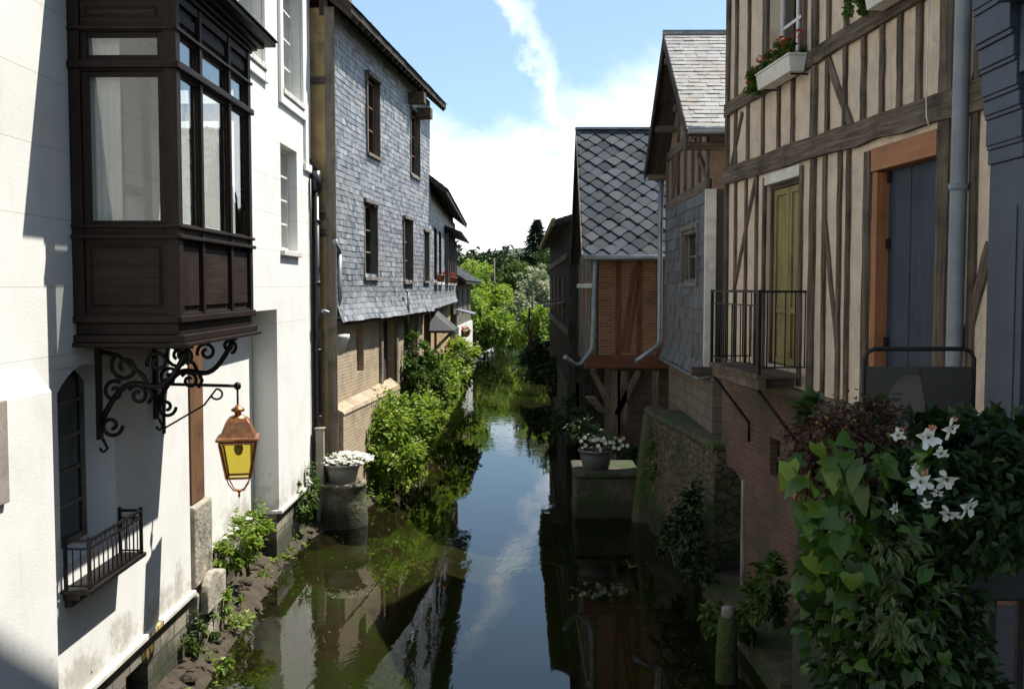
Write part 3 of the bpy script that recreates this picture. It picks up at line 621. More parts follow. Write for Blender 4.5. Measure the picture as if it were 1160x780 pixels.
def white_house():
    e = thing('townhouse', 'white rendered house with a dark oak bay window and iron bracketed lantern side', 'house', (-3.74, 9, WATER))
    e['label'] = 'white rendered house at the left edge carrying a dark oak bay window'
    P = lambda x, y, o=0: FL.px(x, y, o)
    lw = (8.19, 9.33, -2.28, -.66)
    w2 = (P(318, 60)[0], P(340, 60)[0], P(328, 108)[1], P(328, 108)[1] + 1.95)
    w3 = (P(318, 220)[0], P(336.5, 220)[0], P(327, 284)[1], P(327, 167)[1])
    w1 = (P(266, 20)[0], P(296, 20)[0], w2[2] + .12, w2[3])
    rec = (11.42, 15.66, -3.45, -.34)
    mb = MB(FL); mb.panel(1.0, 18.36, -3.45, 7.0, [lw, w1, w2, w3, rec], 0, -.38); wall = mb.build('wall', M['white'], e)
    mb = MB(FL); mb.panel(11.2, 15.9, -3.45, -.3, [], -.385, -.6); mb.build('recessed_wall', M['white_smooth'], wall)
    mb = MB(FL); mb.box(1.0, 1.2, -7, -.39, -3.4, 7); mb.box(18.16, 18.36, -7, -.39, -3.4, 7); mb.box(1.21, 18.15, -7, -6.8, -3.4, 7); mb.box(1.21, 18.15, -6.8, -.64, 6.9, 7); mb.box(1.21, 18.15, -6.8, -.64, -1.2, -1.1)
    mb.build('back_wall', M['white_smooth'], e)
    gable_roof(FL, .8, 18.4, .35, 6.95, -3.4, 10.2, -7.3, M['slate_dark'], e)
    # base and ledge
    mb = MB(FL); mb.panel(1.0, 11.4, -5.3, -3.47, [(9.55, 10.12, -4.5, -3.72)], -.03, -.7); mb.box(15.62, 18.36, -.7, -.035, -5.3, -3.47); mb.box(11.42, 15.6, -.9, -.32, -5.3, -3.47)
    mb.build('stone_base', M['rubble'], e)
    mb = MB(FL); mb.box(1.0, 11.44, -.03, .055, -3.49, -3.43); mb.box(15.62, 18.38, -.03, .055, -3.50, -3.44); mb.box(15.60, 15.66, -.37, -.03, -3.5, -3.44); mb.box(11.45, 15.55, -.37, -.31, -3.5, -3.44)
    mb.build('ledge', M['trim'], e, bevel=.012)
    # thickened lower wall at the near end, with a weathered top
    mb = MB(FL); u1 = 7.83
    mb.hexa([(1, .001, -3.43), (u1, .001, -3.43), (u1, .13, -3.43), (1, .13, -3.43)], [(1, .001, -.62), (u1, .001, -.62), (u1, .13, -.80), (1, .13, -.80)])
    mb.build('plinth', M['white_smooth'], e, bevel=.02)
    mb = MB(FL); mb.box(6.6, 7.06, .132, .17, -1.5, -.78); mb.build('stone_plaque', M['concrete'], e, bevel=.01)
    # little barred window and its balcony
    window(FL, lw[0], lw[1], lw[2], lw[3], -.27, e, M['timber_grey'], M['darkglass'], 2, 5, .05, .03)
    a = MB(FL); n = 10
    um, hw = (lw[0] + lw[1]) / 2, (lw[1] - lw[0]) / 2
    for k in range(n):
        p, q = lw[0] + (lw[1] - lw[0]) * k / n, lw[0] + (lw[1] - lw[0]) * (k + 1) / n; zz = lambda u: lw[3] - .22 * ((u - um) / hw) ** 2
        a.hexa([(p, -.26, zz(p)), (q, -.26, zz(q)), (q, -.012, zz(q)), (p, -.012, zz(p))], [(p, -.26, lw[3] + .0), (q, -.26, lw[3] + .0), (q, -.012, lw[3] + .0), (p, -.012, lw[3] + .0)], .5)
    a.build('window_arch', M['white_smooth'], e)
    bal = MB(FL); bal.box(8.16, 9.40, .002, .25, -2.50, -2.46); bal.box(8.2, 9.36, .002, .15, -2.56, -2.502); bal.box(8.22, 9.34, .002, .07, -2.62, -2.562); b0 = bal.build('balcony', M['iron'], e, bevel=.008)
    rr = MB(FL); zt, zb_ = -2.06, -2.44
    for o in (.03, .225):
        for u in (8.2, 9.34): rr.box(u - .013, u + .013, o - .013, o + .013, -2.459, zt + .03)
    rr.box(8.2, 9.34, .215, .235, zt - .012, zt + .012); rr.box(8.2, 9.34, .217, .233, zt - .075, zt - .06); rr.box(8.2, 9.34, .217, .233, zb_, zb_ + .014)
    for u in (8.2, 9.34): rr.box(u - .009, u + .009, .03, .215, zt - .012, zt + .012); rr.box(u - .007, u + .007, .03, .215, zt - .075, zt - .06); rr.box(u - .007, u + .007, .03, .215, zb_, zb_ + .014)
    for k in range(1, 12):
        u = 8.2 + 1.14 * k / 12; rr.tube([(u, .225, zb_), (u, .225, zt - .06)], .006, 6)
        rr.tube([(u - .045 + .022 * math.cos(t), .225, zt - .037 + .022 * math.sin(t)) for t in [i * math.pi / 5 for i in range(11)]], .004, 5, caps=False)
    for o in (.09, .155):
        for u in (8.2, 9.34): rr.tube([(u, o, zb_), (u, o, zt - .06)], .006, 6)
    rr.build('railing', M['iron'], b0)
    # upper sash windows with surrounds
    for (u0, u1_, z0, z1) in (w1, w2, w3):
        window(FL, u0, u1_, z0, z1, -.14, e, M['paintwood'], M['glass'], 2, 4, .06, .03, sill=.07, curtain=M['curtain'])
    for (u0, u1_, z0, z1) in (w1, w2):
        s = MB(FL); s.box(u0 - .2, u0 - .01, .001, .05, z0 - .25, z1 + .2); s.box(u1_ + .01, u1_ + .2, .001, .05, z0 - .25, z1 + .2); s.box(u0 - .009, u1_ + .009, .001, .048, z1 + .01, z1 + .2); s.box(u0 - .009, u1_ + .009, .001, .046, z0 - .25, z0 - .1)
        s.build('window_surround', M['white_smooth'], e, bevel=.012)
    s = MB(FL); s.box(17.75, 17.9, .001, .045, 2.15, 6.9); s.box(17.7, 18.36, .001, .05, 2.0, 2.14); s.build('corner_pilaster', M['white_smooth'], e, bevel=.012)
    # wooden post on its stone base, with a stone scroll
    mb = MB(FL, True); mb.box(11.50, 11.98, -.30, .0, -2.48, -.345); mb.build('post', M['post'], e, bevel=.015)
    mb = MB(FL); mb.box(11.44, 12.1, -.37, 0.05, -3.43, -2.49); mb.box(11.46, 12.6, -.37, .06, -5.2, -3.5); mb.build('post_base', M['oldstone'], e, bevel=.03)
    mb = MB(FL); path = [(12.0 + .1 * math.cos(t), .10 + .12 * math.cos(t) , -3.52 + .2 * math.sin(t)) for t in [i * math.pi / 8 for i in range(9)]]
    mb.prism([(11.52, -3.75)] + [(11.80 + .28 * math.cos(t), -3.55 + .24 * math.sin(t)) for t in [math.pi - i * math.pi / 12 for i in range(13)]] + [(12.08, -3.75)], .065, .16); mb.build('stone_scroll', M['oldstone'], e, bevel=.02)
    # black drain pipe on the far corner
    mb = MB(FL); mb.tube([(18.28, .10, 1.75), (18.28, .10, -3.9)], .062, 12); mb.tube([(18.28, .1, 2.05), (18.28, .1, 1.7)], .1, 12); mb.tube([(18.28, .1, 2.05), (18.28, -.05, 2.25)], .06, 10)
    for z in (1.2, .1, -1.1, -2.3): mb.tube([(18.28, .1, z), (18.28, .1, z - .06)], .075, 12); mb.box(18.26, 18.3, -.0, .06, z - .05, z - .02)
    mb.build('drainpipe', M['blackpipe'], e)
    mb = MB(FL); mb.tube([(18.12, .035, 1.9), (18.13, .035, 0), (18.1, .035, -2), (18.12, .035, -3.4)], .012, 6); mb.build('cable', M['blackpipe'], e)

    # ---- the bay
    y0, y1, ox = 8.52, 10.87, .90
    zb0, zc0, zc1, zm0, zm1, zt0, zt1, zf0, zf1, ztop = -.30, -.22, .40, .52, 1.78, 1.88, 2.10, 2.16, 2.36, 2.44
    us = [y0, 9.2, 10.1, y1]; pw = .06
    fm = MB(FL, True)
    posts_f = [(y0, y0 + .11), (9.2 - .035, 9.2 + .035), (10.1 - .035, 10.1 + .035), (y1 - .1, y1)]
    for a, b in posts_f: fm.box(a, b, ox - .11, ox, zb0, ztop)
    for a in (y0, y1 - .1): fm.box(a + .001, a + .099, .002, .10, zb0, ztop)
    rails = [(zb0, zc0), (zc1, zm0), (zm1, zt0), (zt1, zf0), (zf1, ztop)]
    for i, (a, b) in enumerate(rails):
        for (p, q) in zip(posts_f, posts_f[1:]): fm.box(p[1], q[0], ox - .09, ox - .012, a, b)
        for u in (y0, y1 - .1): fm.box(u + .012, u + .088, .10, ox - .11, a, b)
    bay = fm.build('bay_window', M['bay'], e, bevel=.006)
    # mouldings that run round the outside
    for z, h, d in ((.40, .035, .03), (.49, .03, .022), (1.80, .06, .028), (2.11, .03, .018), (-.30, .06, .02)):
        mo = MB(FL); mo.box(y0 - d, y1 + d, ox - .004, ox + d, z, z + h); mo.box(y0 - d, y0 + .004, .002, ox - .005, z, z + h); mo.box(y1 - .004, y1 + d, .002, ox - .005, z, z + h)
        mo.build('moulding', M['bay'], bay, bevel=.008)
    # glazing bars round each light so that posts look moulded
    gm = MB(FL, True); cells = [(posts_f[i][1], posts_f[i + 1][0]) for i in range(3)]
    for (a, b) in cells:
        for (c, d) in ((zm0, zm1), (zt0, zt1)):
            w = .02
            gm.box(a, a + w, ox - .07, ox - .028, c, d); gm.box(b - w, b, ox - .07, ox - .028, c, d); gm.box(a + w, b - w, ox - .07, ox - .03, c, c + w); gm.box(a + w, b - w, ox - .07, ox - .03, d - w, d)
    for u in (y0, y1 - .1):
        for (c, d) in ((zm0, zm1), (zt0, zt1)):
            w = .055; gm.box(u + .03, u + .07, .10, .10 + w, c, d); gm.box(u + .03, u + .07, ox - .11 - w, ox - .11, c, d); gm.box(u + .032, u + .07, .10 + w, ox - .11 - w, c, c + w * .6); gm.box(u + .032, u + .07, .10 + w, ox - .11 - w, d - w * .8, d)
    gm.build('sash', M['bay'], bay, bevel=.005)
    for (a, b) in cells:
        for (c, d) in ((zm0, zm1), (zt0, zt1)):
            g = MB(FL); g.box(a + .03, b - .03, ox - .052, ox - .048, c + .03, d - .03); g.build('pane', M['glass'], bay)
        for (c, d) in ((zc0, zc1), (zf0, zf1)):
            p = MB(FL, True); p.box(a, b, ox - .075, ox - .045, c, d); m = .06
            p.hexa([(a + m * .6, ox - .046, c + m * .6), (b - m * .6, ox - .046, c + m * .6), (b - m * .6, ox - .046, d - m * .6), (a + m * .6, ox - .046, d - m * .6)], [(a + m, ox - .024, c + m), (b - m, ox - .024, c + m), (b - m, ox - .024, d - m), (a + m, ox - .024, d - m)])
            p.build('panel', M['panelwood'], bay)
    for u, s in ((y0, 1), (y1 - .1, -1)):
        for (c, d) in ((zm0, zm1), (zt0, zt1)):
            g = MB(FL); g.box(u + .048, u + .052, .15, ox - .16, c + .03, d - .03); g.build('pane', M['glass'], bay)
        for (c, d) in ((zc0, zc1), (zf0, zf1)):
            p = MB(FL, True); p.box(u + .035, u + .065, .10, ox - .11, c, d); q = u + .035 if s == 1 else u + .065; t = -.02 * s
            a, b = .17, ox - .18; p.hexa([(q, a - .03, c + .05), (q, b + .03, c + .05), (q, b + .03, d - .05), (q, a - .03, d - .05)], [(q + t, a, c + .08), (q + t, b, c + .08), (q + t, b, d - .08), (q + t, a, d - .08)])
            p.build('panel', M['panelwood'], bay)
    c = MB(FL); steps = [(.02, 2.44, 2.475), (.06, 2.476, 2.51), (.12, 2.511, 2.55), (.22, 2.551, 2.60)]
    for d, a, b in steps: c.box(y0 - d, y1 + d, .003, ox + d, a, b)
    c.hexa([(y0 - .24, .003, 2.601), (y1 + .24, .003, 2.601), (y1 + .24, ox + .25, 2.601), (y0 - .24, ox + .25, 2.601)], [(y0 - .2, .003, 2.95), (y1 + .2, .003, 2.95), (y1 + .2, ox + .2, 2.66), (y0 - .2, ox + .2, 2.66)])
    c.build('cornice', M['bay'], bay, bevel=.006)
    b = MB(FL); b.box(y0 + .03, y1 - .03, .01, ox - .02, -.40, -.302); b.box(y0 - .02, y1 + .02, .003, ox + .035, -.465, -.40); b.box(y0 - .05, y1 + .05, .003, ox + .07, -.50, -.466)
    b.build('base_board', M['bay'], bay, bevel=.008)
    fl = MB(FL, True); fl.box(y0 + .12, y1 - .12, .01, ox - .12, .30, .34); fl.build('seat_board', M['panelwood'], bay)
    cu = MB(FL); n = 16
    for k in range(n):
        p, q = .12 + .26 * k / n, .12 + .26 * (k + 1) / n; w = lambda k: y0 + .16 + .018 * math.sin(k * 1.9)
        cu.face([(w(k), p, .36), (w(k + 1), q, .36), (w(k + 1), q, 2.1), (w(k), p, 2.1)], smooth=True)
    cu.build('curtain', M['curtain'], bay)
    cu = MB(FL, True); cu.box(9.5, 9.56, .006, .06, .35, 2.1); cu.box(10.2, 10.26, .006, .06, .35, 2.1); cu.box(9.561, 10.199, .006, .058, 2.02, 2.1); cu.box(9.561, 10.199, .006, .058, .9, .96); cu.build('inner_frame', M['post'], bay)
    # wrought iron scroll brackets below the bay
    def scroll(c, r0, turns, start, sgn=1, n=22): return [(c[0] + (r0 * (1 - .75 * i / n)) * math.cos(start + sgn * turns * 2 * math.pi * i / n), c[1] + (r0 * (1 - .75 * i / n)) * math.sin(start + sgn * turns * 2 * math.pi * i / n)) for i in range(n + 1)]
    for u in (8.95, 10.35):
        k = MB(FL); V = lambda pts: [(u, o, z) for o, z in pts]
        k.box(u - .025, u + .025, .005, .86, -.54, -.502); k.box(u - .03, u + .03, .004, .045, -1.34, -.541)
        S = [(.04 + .78 * t, -1.18 + .64 * t ** 1.0 + .13 * math.sin(t * 2 * math.pi)) for t in [i / 18 for i in range(19)]]
        k.tube(V(S), .026, 8)
        for c_, r_, tu, st_, sg in (((.13, -1.22), .10, 1.25, 0, -1), ((.26, -.70), .13, 1.3, 2.2, 1), ((.55, -.66), .10, 1.3, 3.5, -1), ((.78, -.60), .075, 1.3, -1.3, 1), ((.16, -.92), .10, 1.2, 1.0, 1), ((.37, -.95), .09, 1.3, 2.6, -1)):
            k.tube(V(scroll(c_, r_, tu, st_, sg)), .018, 7)
        k.tube(V([(.03, -.56), (.2, -.6), (.42, -.78), (.5, -.95), (.46, -1.02)]), .019, 7)
        k.tube(V([(.05, -1.34), (.09, -1.42), (.05, -1.46), (.02, -1.42)]), .014, 6)
        k.build('iron_bracket', M['iron'], e)
white_house()

def lantern():
    Y = 10.62; f = FL
    tip = on_y(269, 437, Y); o = tip.x + 3.74; za = tip.z
    e = thing('wall_lantern', 'copper lantern with yellow glass hanging from an iron arm below the oak bay', 'lantern', (tip.x, Y, za - .98))
    a = MB(f); a.tube([(Y, .0, za + .02), (Y, o + .01, za)], .017, 8); a.tube([(Y, 0, za - .45), (Y, o * .55, za - .20), (Y, o - .22, za - .03)], .010, 6)
    a.tube([(Y, o - .22 + .06 * math.sin(t), za - .085 + .055 * math.cos(t)) for t in [i * .45 for i in range(11)]], .011, 6); a.lathe((Y, o, za), [(.0, .045), (.03, .03), (.038, 0), (.03, -.03), (.0, -.045)], 10)
    a.box(Y - .03, Y + .03, .001, .015, za - .5, za + .08); a.tube([(Y, o, za - .02), (Y, o, za - .25)], .011, 6)
    a.build('arm', M['iron'], e)
    c = (tip.x, Y); z = za - .22
    g = MB(); g.lathe((c[0], c[1], z), [(.01, .03), (.035, .0), (.07, -.02), (.07, -.04), (.035, -.055), (.035, -.08), (.085, -.10), (.10, -.125)], 14); fin = g.build('finial', M['copper'], e)
    ph = R(12)
    def sq(mb, prof, th=ph):
        rings = [[Vector((c[0] + math.cos(th + math.pi / 4 + k * math.pi / 2) * r, c[1] + math.sin(th + math.pi / 4 + k * math.pi / 2) * r, zz)) for k in range(4)] for r, zz in prof]
        for i in range(len(rings) - 1):
            for k in range(4): mb.face([rings[i][k], rings[i][(k + 1) % 4], rings[i + 1][(k + 1) % 4], rings[i + 1][k]])
        mb.face(rings[0]); mb.face(rings[-1]); return rings
    h = MB(); sq(h, [(.13, z - .11), (.15, z - .13), (.17, z - .15), (.255, z - .30), (.305, z - .31), (.305, z - .335), (.27, z - .345), (.255, z - .352)]); h.build('hood', M['copper'], e, bevel=.004)
    z1, z0 = z - .352, z - .73; r1, r0 = .255, .165
    P = lambda r, k, zz: Vector((c[0] + math.cos(ph + math.pi / 4 + k * math.pi / 2) * r, c[1] + math.sin(ph + math.pi / 4 + k * math.pi / 2) * r, zz))
    cg = MB()
    for k in range(4):
        cg.bar(P(r1, k, z1), P(r0, k, z0), .022, .022, side=(c[0] - P(r1, k, z1).x, c[1] - P(r1, k, z1).y, 0)); cg.bar(P(r0, k, z0), P(r0, k + 1, z0), .03, .02, side=(0, 0, 1)); cg.bar(P(r1 - .004, k, z1 - .01), P(r1 - .004, k + 1, z1 - .01), .02, .02, side=(0, 0, 1))
    cg.build('cage', M['copper'], e)
    for k in range(4):
        g = MB(); a_, b_ = P(r1 - .012, k, z1 - .012), P(r1 - .012, k + 1, z1 - .012); c_, d_ = P(r0 - .008, k + 1, z0 + .012), P(r0 - .008, k, z0 + .012)
        g.face([a_, b_, c_, d_]); g.build('pane', M['lime'] if k in (2, 0) else M['amber'], e)
    b = MB()
    for k in range(4):
        p = P(r0 - .005, k, z0 - .01); b.tube([p, p + Vector((0, 0, -.05)) + (Vector((c[0], c[1], p.z)) - p) * .12, Vector((c[0], c[1], z0 - .14)) + (p - Vector((c[0], c[1], p.z))) * .45, (c[0], c[1], z0 - .15)], .007, 6)
    b.lathe((c[0], c[1], z0 - .15), [(.0, .02), (.022, .005), (.022, -.01), (.008, -.03), (.016, -.05), (.0, -.085)], 10); b.build('cradle', M['copper'], e)
    s = MB(); s.lathe((c[0], c[1], z1 - .16), [(.0, .0), (.035, .02), (.05, .07), (.04, .12), (.025, .15), (.03, .17)], 12); s.build('bulb', M['petal_white'], e)
lantern()

# ================================================================== LEFT: slate house
FS = Frame((-3.36, 18.45), (-2.47, 27.8), (1, 0))
FC = Frame((-2.50, 27.95), (-2.80, 43.5), (1, 0))
def slate_house():
    f = FS; e = thing('slate_house', 'tall slate-hung house with a sagging dark eave beyond the white house', 'house', (-3.36, 18.45, WATER))
    P = lambda x, y, o=0: f.px(x, y, o)
    def hole(x0, x1, y0, y1):
        xm, ym = (x0 + x1) / 2, (y0 + y1) / 2; return (P(x0, ym)[0], P(x1, ym)[0], P(xm, y1)[1], P(xm, y0)[1])
    hs = [hole(414, 427.5, 90, 176), hole(463.5, 473.5, 128, 200), hole(410.5, 425, 231, 314), hole(456, 465.5, 249, 319), hole(478.5, 484, 263, 318)]
    Lw = f.len; zt = 4.95
    mb = MB(f); mb.panel(0, Lw, -.58, zt, hs, 0, -.25); wall = mb.build('wall', M['slate_dark'], e)
    s = MB(f, seed=3); wav = lambda a: .05 * math.sin(a * 1.1) + .03 * math.sin(a * 3.1 + 1)
    m = lambda a, b, out: f(a, out + .003 + max(0, (.35 - (b + .62)) * .32) + .02 * math.sin(a * .9) * math.sin(b * 1.3) + .02, b + wav(a) * .14)
    s.slates(m, 0.0, Lw, -.64, zt, .20, .11, hs, uneven=.12); s.build('wall_slates', M['slate'], wall)
    c = MB(f); c.box(-.015, .0, -.25, .05, -.6, zt); c.build('corner_board', M['timber'], e)
    for i, h in enumerate(hs):
        window(f, h[0] + .01, h[1] - .01, h[2] + .01, h[3] - .01, -.07, e, M['redframe'] if i < 2 else M['timber_grey'], M['darkglass'], 1 if i > 2 else 2, 3, .06, .03, sill=None)
        s = MB(f, True); s.box(h[0] - .05, h[0] + .005, -.1, .06, h[2], h[3] + .06); s.box(h[1] - .005, h[1] + .05, -.1, .06, h[2], h[3] + .06); s.box(h[0] - .07, h[1] + .07, -.1, .1, h[3] + .0, h[3] + .07); s.box(h[0] - .07, h[1] + .07, -.1, .09, h[2] - .06, h[2] + .0)
        s.build('window_surround', M['timber_grey'], e)
    h = hs[1]
    for dz, du in ((.10, -.25), (-.12, .62)):
        b = MB(f, True); b.box(h[0] + du, h[0] + du + .28, .02, .42, h[3] + dz, h[3] + dz + .26); b.build('hoist_beam', M['timber'], e, bevel=.01)
    # ochre side wall with timbers, facing the white house
    mb = MB(f); mb.box(0.0, .25, -6.5, -.255, -4.8, zt); mb.build('side_wall', M['ochre'], e)
    q = MB(f, True)
    q.box(-.035, -.016, -.13, .05, -4.6, zt)
    q.build('corner_post', M['timber_grey'], e)
    q = MB(f); q.box(-.024, -.002, -.62, -.131, -4.6, zt - .02); q.build('stucco_strip', M['ochre'], e)
    for z in (.9, 1.2, 3.6):
        q = MB(f, True); q.box(-.045, -.025, -.6, -.132, z, z + .14); q.build('beam', M['timber'], e)
    mb = MB(f); mb.box(Lw - .25, Lw, -6.5, -.255, -4.8, zt); mb.box(.26, Lw - .26, -6.5, -6.25, -4.8, zt); mb.box(.26, Lw - .26, -6.2, -.26, zt - .1, zt); mb.box(.26, Lw - .26, -6.2, -.26, .9, 1.0); mb.build('back_wall', M['ochre'], e)
    # ground storey: pale brick, dark openings, timber
    lo = -.17
    dw = (P(404, 395, lo)[0], P(412, 395, lo)[0], P(408, 421, lo)[1], P(408, 372, lo)[1]); dr = (P(432, 400, lo)[0], P(447, 400, lo)[0], -3.3, -.75); d2 = (P(458, 400, lo)[0], P(470, 400, lo)[0], -3.3, -.8)
    mb = MB(f); mb.panel(0.01, Lw, -4.9, -.59, [dw, dr, d2], lo, lo - .25); mb.build('brick_storey', M['tanbrick'], e)
    mb = MB(f); mb.box(dw[0], dw[1], lo - .2, lo - .12, dw[2], dw[3]); mb.build('blocked_window', M['redbrick'], e)
    for d in (dr, d2):
        mb = MB(f, True)
        n = 5
        for k in range(n): a = d[0] + (d[1] - d[0]) * k / n; mb.box(a + .004, a + (d[1] - d[0]) / n - .004, lo - .22, lo - .17, d[2], d[3])
        mb.build('door', M['darkplank'], e)
    for u, w in ((dr[0] - .12, .2), (dr[1] + .1, .2), (d2[1] + .15, .2)):
        mb = MB(f, True); mb.box(u - w / 2, u + w / 2, lo - .02, lo + .06, -3.6, -.62); mb.build('post', M['timber_grey'], e, bevel=.01)
    mb = MB(f, True); mb.box(.02, Lw, lo + .001, -.02, -.72, -.60); mb.build('sill_beam', M['timber'], e, bevel=.01)
    mb = MB(f); mb.box(.3, 5.2, lo + .01, .06, -4.9, -2.35); mb.hexa([(.3, lo + .01, -2.349), (5.2, lo + .01, -2.349), (5.2, .08, -2.349), (.3, .08, -2.349)], [(.3, lo + .01, -2.2), (5.2, lo + .01, -2.1), (5.2, .05, -2.25), (.3, .05, -2.3)]); mb.build('brick_apron', M['tanbrick'], e)
    mb = MB(f); mb.lathe(f(.35, -.05, -1.15) if False else (.35, -.02, -1.05), [(.05, -.2), (.12, -.12), (.16, .05), (.2, .12), (.2, .18)], 12); mb.build('corbel', M['trim'], e)
    mb = MB(f); mb.tube([(.14, .06, .6), (.14, .06, -.2), (.14, -.09, -.75), (.14, -.09, -3.9)], .045, 10); mb.tube([(.14, .06, .6), (-.05, .02, .85)], .045, 10); mb.build('drainpipe', M['zinc'], e)
    mb = MB(f); mb.tube([(-.25, -.15, -.42), (.28, .05, -.55)], .035, 8); mb.build('waste_pipe', M['zinc'], e)
    mb = MB(f); u = P(456, 340)[0]; mb.tube([(u, .14, -.1), (u, .14, -.85)], .03, 8); mb.tube([(u - .25, .14, -.1), (u + .02, .14, -.1)], .03, 8); mb.build('waste_pipe', M['zinc'], e)
    # roof
    gable_roof(f, -.25, Lw + .25, .42, zt - .02, -3.1, 8.2, -6.9, M['roofdark'], e)
    for k in range(24):
        ft = MB(f, True); u = -.1 + (Lw + .2) * k / 23; ft.bar((u, .40, zt - .20), (u, -.1, zt + .24), .07, .09, side=(0, 0, 1))
        ft.build('rafter_end', M['darkplank'], e)
    c = MB(f); u = P(421, 20)[0]; c.box(2.6, 3.3, -1.2, -.5, 5.4, 7.2); c.box(2.55, 3.35, -1.25, -.45, 7.2, 7.3); c.build('chimney', M['redbrick'], e)
slate_house()

def slate_cottage():
    f = FC; Lw = f.len; e = thing('slate_cottage', 'lower slate-hung cottage with flower pots on its window sills, beyond the tall slate house', 'house', (-2.5, 27.95, WATER))
    zt = 2.62
    ws = [(f.px(a, 300)[0], f.px(b, 300)[0], .15, 1.75) for a, b in ((490.5, 494), (496, 499), (503.5, 506.5), (508, 510.5), (511.5, 513))]
    mb = MB(f); mb.panel(0, Lw, -.55, zt, ws, 0, -.25); wall = mb.build('wall', M['slate_dark'], e)
    s = MB(f, seed=5); s.slates(lambda a, b, out: f(a, out + .02 + max(0, (.3 - (b + .6)) * .3), b), 0, Lw, -.6, zt, .2, .13, ws, uneven=.2); s.build('wall_slates', M['slate'], wall)
    for i, h in enumerate(ws):
        window(f, h[0], h[1], h[2], h[3], -.06, e, M['timber_grey'], M['darkglass'], 2, 3, .06, .03, sill=.14)
    mb = MB(f); mb.box(0, .25, -5.5, -.255, -4.8, zt); mb.box(Lw - .25, Lw, -5.5, -.255, -4.8, zt); mb.box(.26, Lw - .26, -5.5, -5.3, -4.8, zt); mb.build('back_wall', M['ochre'], e)
    gable_roof(f, -.3, Lw + .35, .5, zt + .02, -2.6, 5.0, -5.8, M['roofdark'], e)
    # small shed roof over the windows at the far end
    a = ws[2][0] - .5; r = MB(f); r.hexa([(a, .0, 2.05), (Lw, .0, 2.05), (Lw, .62, 1.82), (a, .62, 1.82)], [(a, .0, 2.12), (Lw, .0, 2.12), (Lw, .62, 1.88), (a, .62, 1.88)]); r.build('window_canopy', M['roofdark'], e)
    for k in range(6):
        u = ws[2][0] - .25 + k * (Lw - ws[2][0]) / 6; p = MB(f, True); p.box(u - .07, u + .07, .01, .16, .1, 1.85); p.build('post', M['timber_grey'], e)
    lo = -.2
    mb = MB(f); mb.panel(0, Lw, -4.9, -.56, [(.6, 2.2, -3.2, -.8), (5, 6.4, -3.2, -.9)], lo, lo - .25); mb.build('ground_storey', M['ochre'], e)
    for a, b in ((.6, 2.2), (5, 6.4)):
        mb = MB(f, True); mb.box(a, b, lo - .22, lo - .16, -3.2, -.8); mb.build('door', M['darkplank'], e)
    # little hipped porch roof
    c = MB(f); u0, u1 = 1.4, 3.6; top = (2.9, .0, -.62)
    B = [(u0, -.1, -1.25), (u1, -.1, -1.25), (u1, .62, -1.25), (u0, .62, -1.25)]; T = [(u0 + .7, -.1, -.72), (u1 - .7, -.1, -.72), (u1 - .8, .08, -.72), (u0 + .8, .08, -.72)]
    c.hexa([(p[0], p[1], p[2] - .07) for p in B], B); c.hexa([(p[0], p[1], p[2] + .001) for p in B], T); po = c.build('porch_roof', M['slate_dark'], e)
    for u in (u0 + .15, u1 - .15):
        p = MB(f, True); p.bar((u, -.15, -2.0), (u, .5, -1.33), .08, .08); p.build('strut', M['timber_grey'], po)
    # pots on the sills
    for i in (0, 2, 3):
        h = ws[i]; u = (h[0] + h[1]) / 2; q = f(u, .17, h[2] - .0)
        lab = ['terracotta pot of red flowers on the nearest sill of the slate cottage', '', 'terracotta pot of red flowers on the sill just left of the cottage end windows', 'terracotta pot of red flowers under the shed canopy of the slate cottage'][i]
        t = thing('flower_pot', lab, 'flower pot', q, 'pots on the cottage sills'); b = MB(); b.lathe(q, [(.09, 0), (.13, .18), (.14, .18), (.14, .21)], 12); b.build('pot', M['terracotta'], t)
        g = MB(); foliage(g, [(q + Vector((0, 0, .3)), (.13, .13, .08))], 70, .05, .045, random.Random(i)); g.build('red_flowers', M['petal_red'], t)
slate_cottage()

